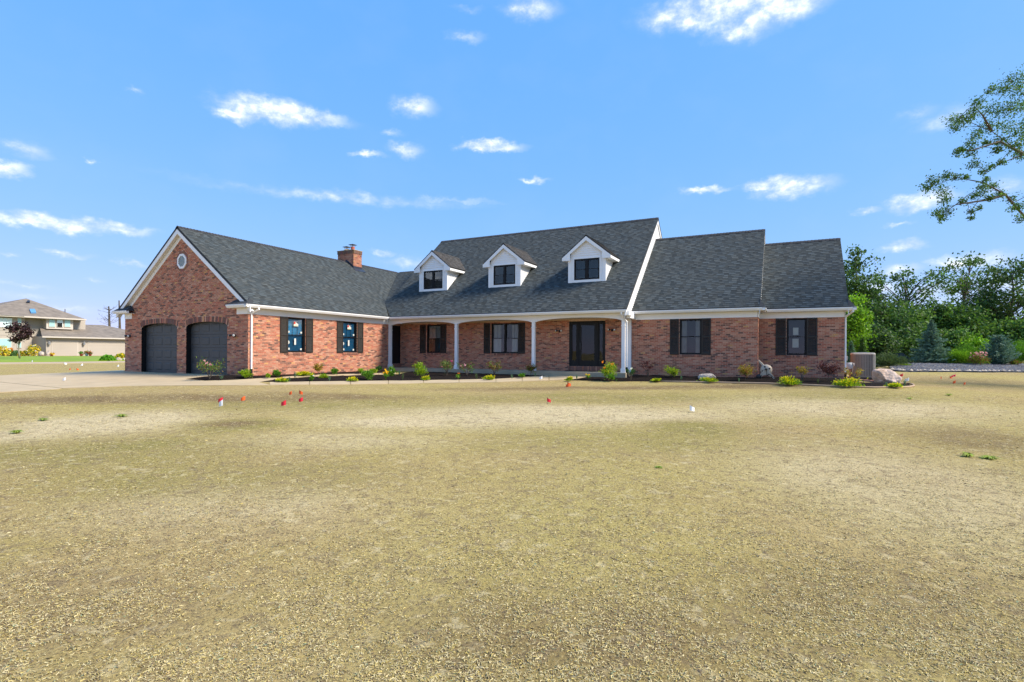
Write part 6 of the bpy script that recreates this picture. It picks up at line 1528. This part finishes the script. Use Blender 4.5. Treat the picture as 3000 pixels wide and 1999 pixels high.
# ------------------------------------------------------------------ the neighbour's place
def neighbour():
    XM_, XG_, XB_ = -99.0, -95.0, -98.0
    zb = ground_z(XG_, 36) - .1
    base = onX(130, 1043, XG_)
    t = thing('neighbour_house', (XM_, 34, ground_z(XM_, 34)), 'taupe two-storey neighbour house with brown hip roof', 'house')
    def q(u, v, X): p = onX(u, v, X); return p.y, p.z
    def panel(name, X, u0, u1, v0, v1, mat, thick=.3, parent=t, zlow=False):
        y0, z1 = q(u0, v0, X); y1, z0 = q(u1, v1, X); 
        if zlow: z0 = zb
        m_ = MB(); m_.box(X - thick, min(y0, y1), min(z0, z1), X, max(y0, y1), max(z0, z1)); return m_.build(name, mat, parent)
    def siding(X, u0, u1, v0, v1, parent=t):
        y0, z1 = q(u0, v0, X); y1, z0 = q(u1, v1, X); z = zb if v1 > 1030 else z0; y0, y1 = min(y0, y1), max(y0, y1)
        while z < z1:
            e = min(z + .19, z1); b_ = MB(); b_.add([(X + .03, y0, z), (X + .03, y1, z), (X + .002, y1, e), (X + .002, y0, e), (X - .01, y0, z), (X - .01, y1, z)], [(0, 1, 2, 3), (0, 4, 5, 1)]); b_.build('siding_board', 'n_siding', parent); z = e
    panel('wall', XM_, -90, 250, 920, 1045, 'n_siding', 10, zlow=True); wm = panel('wall', XM_ + .02, 70, 238, 925, 1045, 'n_siding', .2, zlow=True); siding(XM_ + .03, 72, 236, 925, 1045, wm)
    wl_ = panel('wall', XB_, -90, 72, 922, 1045, 'n_siding', 1.2, zlow=True)
    for v in (965, 980): panel('band', XB_ + .03, -90, 71, v, v + 1.2, 'n_siding', .05)
    def win(X, u0, u1, v0, v1, mat='n_glass'):
        w = panel('window', X + .08, u0 - 1.6, u1 + 1.6, v0 - 1.6, v1 + 1.6, 'n_trim', .12); panel('pane', X + .10, u0, u1, v0, v1, mat, .02, w); return w
    win(XB_, -60, 35, 929, 959.5, 'n_glass_light'); win(XB_, 52, 62, 933, 953); win(XB_, -60, 33, 991.5, 1021); win(XB_, 52, 62, 1004, 1019)
    # bay with three windows
    wb = panel('bay', XM_ + 1.2, 136, 214, 931, 966, 'n_trim', 1.3)
    win(XM_ + 1.2, 144.5, 160.5, 936.5, 957.5); win(XM_ + 1.2, 167.5, 183.5, 937, 957.5, 'n_glass_light'); win(XM_ + 1.2, 190, 206, 937.5, 958)
    panel('open_sash', XM_ + 1.35, 168.5, 182.5, 946, 958, 'jamb', .04)
    # main hip roof
    def P(u, v, X): return onX(u, v, X)
    R1, L1, A = P(252, 933.5, XM_ + 1.8), P(-95, 921, XM_ + 1.8), P(76.5, 874.7, XM_ - 6); R1.z = L1.z = (R1.z + L1.z) / 2
    R2, L2 = R1 + Vector((-15.6, 0, 0)), L1 + Vector((-15.6, 0, 0))
    rf = MB(); rf.add([R1, L1, A, R2, L2, R1 - Vector((0, 0, .02)), L1 - Vector((0, 0, .02))], [(0, 2, 1), (0, 3, 2), (1, 2, 4), (3, 4, 2), (0, 1, 4, 3)]); roof = rf.build('roof', 'n_roof', t)
    A2, B2 = P(24, 893.5, XM_ - 3), P(-120, 890, XM_ - 3); lf = MB(); e1, e2 = P(72, 926, XB_ + 1.0), P(-120, 920, XB_ + 1.0); e1.z = e2.z = R1.z - .02; lf.add([e1, e2, B2, A2], [(0, 1, 2, 3)]); lf.add([A2, B2, B2 + Vector((-8, 0, -4)), A2 + Vector((-8, 0, -4))], [(0, 1, 2, 3)]); lf.build('roof', 'n_roof', t)
    g = MB(); g.box(R1.x - .05, min(L1.y, R1.y), R1.z - .18, R1.x + .12, max(L1.y, R1.y), R1.z + .02); g.build('gutter', 'n_trim', t)
    g = MB(); g.box(R1.x - 15, R1.y - .12, R1.z - .18, R1.x - .05, R1.y + .1, R1.z + .01); g.build('gutter', 'n_trim', t)
    def on_roof(u, v):
        n_ = (R1 - A).cross(L1 - A); d = px_dir(u, v); o = Vector((0, 0, CH)); s = (A - o).dot(n_) / d.dot(n_); return o + d * s, n_.normalized() * (1 if n_.x > 0 else -1)
    c = [on_roof(u, v) for u, v in ((86, 908.5), (101, 908.5), (106, 919), (90, 919))]; s_ = MB(); s_.prism([p for p, _ in c], c[0][1] * .18); s_.build('skylight', 'skylight', t)
    c = [on_roof(u, v) for u, v in ((80, 884.5), (86, 884.5), (87, 889), (77, 889))]; s_ = MB(); s_.prism([p for p, _ in c], c[0][1] * .25); s_.build('roof_vent', 'flash', t)
    pp = on_roof(190.5, 915)[0]; s_ = MB(); s_.tube([pp, pp + Vector((0, 0, .5))], .06, 6); s_.build('vent_pipe', 'bark', t)
    # garage wing
    wg = panel('wall', XG_, 135, 400, 985, 1045, 'n_siding', 4.2, zlow=True)
    E0, E1 = P(123, 986.5, XG_ + .6), P(410, 993, XG_ + .6); E0.z = E1.z = (P(250, 989, XG_ + .6)).z
    T0, T1 = P(117, 961.5, XM_ + .2), P(236, 951, XM_ - 3.4); T2, T3 = P(302, 952.5, XM_ - 3.4), P(410, 985, XM_ - 3.4)
    gr = MB(); T0b = P(236, 962, XM_ + .1); gr.add([E0, E1, P(410, 975, XM_ - 3.4), T2, T1, T0], [(0, 1, 2, 3, 4, 5)]); gr.build('roof', 'n_roof', t)
    g = MB(); g.box(E0.x - .1, min(E0.y, E1.y), E0.z - .16, E0.x + .1, max(E0.y, E1.y), E0.z + .03); g.build('gutter', 'n_trim', t)
    for u0, u1, v0 in ((155, 227, 1000), (261, 400, 1002)):
        d = panel('garage_door', XG_ + .04, u0 - 2, u1 + 2, v0 - 1.8, 1045, 'n_trim', .1, zlow=True)
        y0, z1 = q(u0, v0, XG_ + .05); y1, _ = q(u1, 1045, XG_ + .05); ya, yb = min(y0, y1), max(y0, y1)
        for i in range(4):
            s_ = MB(); h_ = (z1 - zb) / 4; s_.box(XG_ - .05, ya, zb + h_ * i + .01, XG_ + .055, yb, zb + h_ * (i + 1) - .01); s_.build('section', 'n_siding', d)
    for u, v in ((142, 1006), (244, 1007)):
        p = onX(u, v, XG_); s_ = MB(); s_.lathe([(.05, -.25), (.16, -.2), (.16, .1), (.2, .12), (.03, .3)], p + Vector((.25, 0, 0)), 8); s_.tube([p, p + Vector((.25, 0, .3))], .03, 5); s_.build('lantern', 'metal_grey', t)
neighbour()
def far_plant(name, lab, u, vb, w, h, form, pal, fl=None, n=0, seed=0, dens=2.0, d=None, off=0.0):
    b = at(u, vb, off) if d is None else tbase(u, d)
    return plant(name, lab, u, vb, w, h, form, pal, fl, n, seed=seed, base=b, cat='shrub', group='flower border at the neighbour house', dens=dens)
def scale_leaves(): pass
def far_shrub(name, lab, u, vb, w, h, cols, seed, leaf=.32, n=420):
    rng = np.random.default_rng(seed); b = at(u, vb); k = FPX / depth(b); W_, H_ = w / k, h / k; t = thing(name, b, lab, 'shrub', 'flower border at the neighbour house')
    q_ = rng.normal(size=(n, 3)); q_ /= np.linalg.norm(q_, axis=1)[:, None]; q_ *= rng.uniform(.6, 1.08, (n, 1)); q_[:, 2] = np.abs(q_[:, 2]); C = np.array(b[:]) + q_ * [W_ / 2, W_ / 2, H_]
    leaves_obj('foliage', [leaf_arrays(C, rng.uniform(.6, 1.2, n) * leaf, pick(cols, n, rng, .25), .6, .2, rng)], 'leaf', t)
    s_ = MB(); s_.tube([b, b + Vector((0, 0, H_ * .6))], .04, 5); s_.build('stems', 'bark', t)
YE, OR, GR, WH = [(.75, .55, .03), (.62, .48, .03)], [(.85, .28, .02), (.80, .36, .03)], [(.14, .26, .03), (.22, .32, .03)], [(.85, .80, .65)]
far_shrub('flower_shrub', 'yellow and white flowering shrub at the far left picture edge', 8, 1043.5, 42, 29, YE + GR + WH + [(.6, .35, .04)], 1)
far_shrub('flower_shrub', 'orange flowering shrub below the neighbour left window', 29, 1043, 26, 22, OR + OR + GR, 2)
far_shrub('leafy_shrub', 'dark green shrub left of the plum tree trunk', 46, 1043.5, 22, 15, [(.06, .15, .03), (.10, .2, .06)], 3)
far_shrub('purple_flower_shrub', 'small purple flower clump behind the plum tree', 52, 1041, 14, 17, [(.5, .25, .6), (.08, .18, .04)], 4)
far_shrub('flower_shrub', 'amber flowering shrub right of the plum tree trunk', 68, 1043.5, 28, 15, [(.6, .4, .03), (.45, .36, .03), (.2, .25, .03)], 5)
far_shrub('flower_shrub', 'tall bright yellow shrub before the neighbour siding', 100, 1043.5, 36, 33, YE + YE + WH + GR, 6)
far_shrub('flower_shrub', 'small yellow shrub on the rocks left of the neighbour garage', 128, 1041, 20, 10, YE + GR, 7)
far_shrub('ornamental_grass', 'bright green grass mound at the lawn edge near the brick garage', 316, 1058.5, 38, 18, [(.10, .30, .02), (.14, .36, .02)], 8, .22, 700)
far_shrub('flower_shrub', 'yellow shrub beside the brick garage corner', 354, 1051, 28, 15, YE + YE + GR, 9, .26)
for i, (u, vb, w, h, lab) in enumerate(((107, 1043.5, 12, 6, 'leftmost of the three rocks by the neighbour garage'), (121, 1044, 22, 11, 'middle and largest of the three rocks by the neighbour garage'), (142, 1044, 16, 11, 'rightmost rock by the neighbour garage'), (347, 1058, 22, 7, 'long pale rock below the yellow shrub at the brick garage'), (363, 1057.5, 8, 6, 'small white rock touching the brick garage edge'))):
    b = at(u, vb); k = FPX / depth(b); rock('garden_rock', lab, b, (w / k / 2, w / k / 3, h / k), 'white_rock', 30 + i, cat='rock')
for i, (u, vb, w, h, pot, cols, lab) in enumerate(((152, 1044, 9, 10, 'terracotta', YE + [(.5, .15, .05)], 'terracotta pot of yellow flowers left of the neighbour garage door'), (238, 1044, 9, 15, 'terracotta', [(.12, .3, .04), (.1, .22, .03)], 'red pot with a green plant right of the neighbour garage door'), (254, 1044, 9, 16, 'blue_pot', [(.35, .08, .04), (.12, .2, .03), (.5, .3, .05)], 'light blue pot with dark red foliage between the garage doors'), (264, 1044, 8, 14, 'terracotta', [(.40, .09, .06), (.14, .2, .04)], 'red pot with reddish plant right of the blue pot'))):
    b = at(u, vb); k = FPX / depth(b); W_, H_ = w / k, h / k; t = thing('flower_pot', b, lab, 'flower pot', 'flower pots by the neighbour garage'); q = MB(); q.lathe([(W_ * .3, 0), (W_ * .48, H_ * .42), (W_ * .52, H_ * .45), (W_ * .4, H_ * .45)], b, 12); q.build('pot', pot, t, True)
    rng = np.random.default_rng(i); n = 120; q_ = rng.normal(size=(n, 3)) * [W_ * .32, W_ * .32, H_ * .16]; leaves_obj('foliage', [leaf_arrays(np.array(b[:]) + [0, 0, H_ * .68] + q_, .2, pick(cols, n, rng), .6, .2, rng)], 'leaf', t)
def plum():
    b = at(58, 1052); k = FPX / depth(b); tree('plum_tree', 'purple leaved plum tree on the neighbour lawn', b, 108 / k, 58 / k, .42, 46, 30, .24, 'plum', .09, .38, 401, None, 'pale_bark', .35)
plum()
ob = drape('green_lawn', G((-300, 1064), (0, 1062.3), (150, 1061), (366, 1058.3), (420, 1057.5), (420, 1044.5), (366, 1044.8), (150, 1045.2), (0, 1045.4), (-300, 1045.5)), 'grass', .06, .08, step=2.5); tag(ob, 'mown green lawn before the neighbour house', None, kind='structure')
ob = drape('path', G((-300, 1072), (0, 1068), (200, 1066), (366, 1063), (420, 1062), (420, 1058), (366, 1058.8), (150, 1061.6), (0, 1063), (-300, 1064.6)), mat_plain('pale_dirt', (.42, .32, .20), .95, .1, .6), .03, .05, step=2.5); tag(ob, 'pale path strip along the green lawn', None, kind='structure')
def bare_tree(label, u, vtop, d, seed, hbr, w, name='dead_tree'):
    b = tbase(u, d); k = FPX / d; h = (YH + (u - 1500) * ROLL - vtop) / k + CH; r = random.Random(seed); t = thing(name, b, label, 'tree'); m_ = MB(); m_.tube([b, b + Vector((0, .2, h * .5)), b + Vector((0, 0, h))], [.32, .26, .12], 7); m_.build('trunk', 'bark', t)
    for i in range(hbr):
        m_ = MB()
        z = h * r.uniform(.5, .97); a = r.uniform(0, 6.28); L_ = w / k * r.uniform(.4, 1); o = Vector((CA * math.cos(a), SA * math.cos(a), 0)) + Vector((-SA, CA, 0)) * math.sin(a) * .5; s = b + Vector((0, 0, z)); pts = [s, s + o * L_ * .5 + Vector((0, 0, .15 * L_)), s + o * L_ + Vector((0, 0, r.uniform(.1, .6) * L_))]; m_.tube(pts, [.05, .03, .01], 4)
        for j in range(3): e = pts[1] + (pts[2] - pts[1]) * r.random(); m_.tube([e, e + Vector((r.gauss(0, .4), r.gauss(0, .4), r.uniform(.1, .7))) * L_ * .4], [.02, .006], 4)
        m_.build('branch', 'bark', t)
bare_tree('bare dead tree rising behind the neighbour garage roof', 318, 901, 118, 3, 26, 42)
bare_tree('tall bare trunk left of the brick garage gable', 348, 884, 124, 5, 9, 12)

# ------------------------------------------------------------------ chopped straw lying on the near lawn
def straw():
    from mathutils import noise
    rng = np.random.default_rng(4); n = 330000
    # even on the picture: depth with a 1/d^2 density, across the whole view
    d = 1 / (1 / 17.0 + rng.uniform(0, 1, n) ** 1.15 * (1 / 2.1 - 1 / 17.0)); lat = rng.uniform(-1.08, 1.08, n) * d
    x = -SA * d + CA * lat; y = CA * d + SA * lat
    den = np.array([noise.noise((a * 9, b * 9, 0)) * .55 + noise.noise((a * 1.7, b * 1.7, 3)) * .5 + noise.noise((a * 28, b * 28, 7)) * .35 for a, b in zip(x, y)])
    keep = rng.uniform(-.35, .45, n) < den; x, y, d = x[keep], y[keep], d[keep]; n = len(x)
    z = np.array([ground_z(a, b) for a, b in zip(x, y)]) + .018 * np.sin(x * 1.3 + 2 * np.sin(y * .7)) * np.sin(y * 1.1 + x * .4)
    L_ = rng.uniform(.008, .024, n) * (.75 + d * .09); a = rng.uniform(0, 2 * np.pi, n); w = rng.uniform(.0009, .0019, n) * (.8 + d * .14)
    dx, dy = np.cos(a), np.sin(a); lift = rng.uniform(.001, .009, n)
    P0 = np.stack([x - dx * L_ / 2, y - dy * L_ / 2, z + .001 + rng.uniform(0, .004, n)], 1); P1 = np.stack([x + dy * L_ * .15, y - dx * L_ * .15, z + lift], 1); P2 = np.stack([x + dx * L_ / 2, y + dy * L_ / 2, z + .001 + rng.uniform(0, .006, n)], 1)
    s = np.stack([-dy * w, dx * w, rng.normal(size=n) * w * .4], 1)
    V = np.stack([P0 - s, P0 + s, P1 - s, P1 + s, P2 - s, P2 + s], 1).reshape(-1, 3); b = np.arange(n)[:, None] * 6
    F = np.concatenate([b + [0, 1, 3, 2], b + [2, 3, 5, 4]], 1).reshape(-1, 4)
    cols = pick([(.47, .38, .17), (.51, .42, .21), (.44, .35, .13), (.33, .245, .11), (.56, .47, .26), (.45, .345, .10), (.17, .12, .07)], n, rng, .2)
    g = rng.uniform(0, 1, n) < .012; cols[g] = (.20, .27, .16)
    tag(link('straw', fast_mesh('straw', V, F, np.repeat(cols, 6, 0)), mat_attr('straw_bits', .8, .1, 8, 0)), 'chopped straw scattered over the near lawn', None, kind='stuff')
straw()
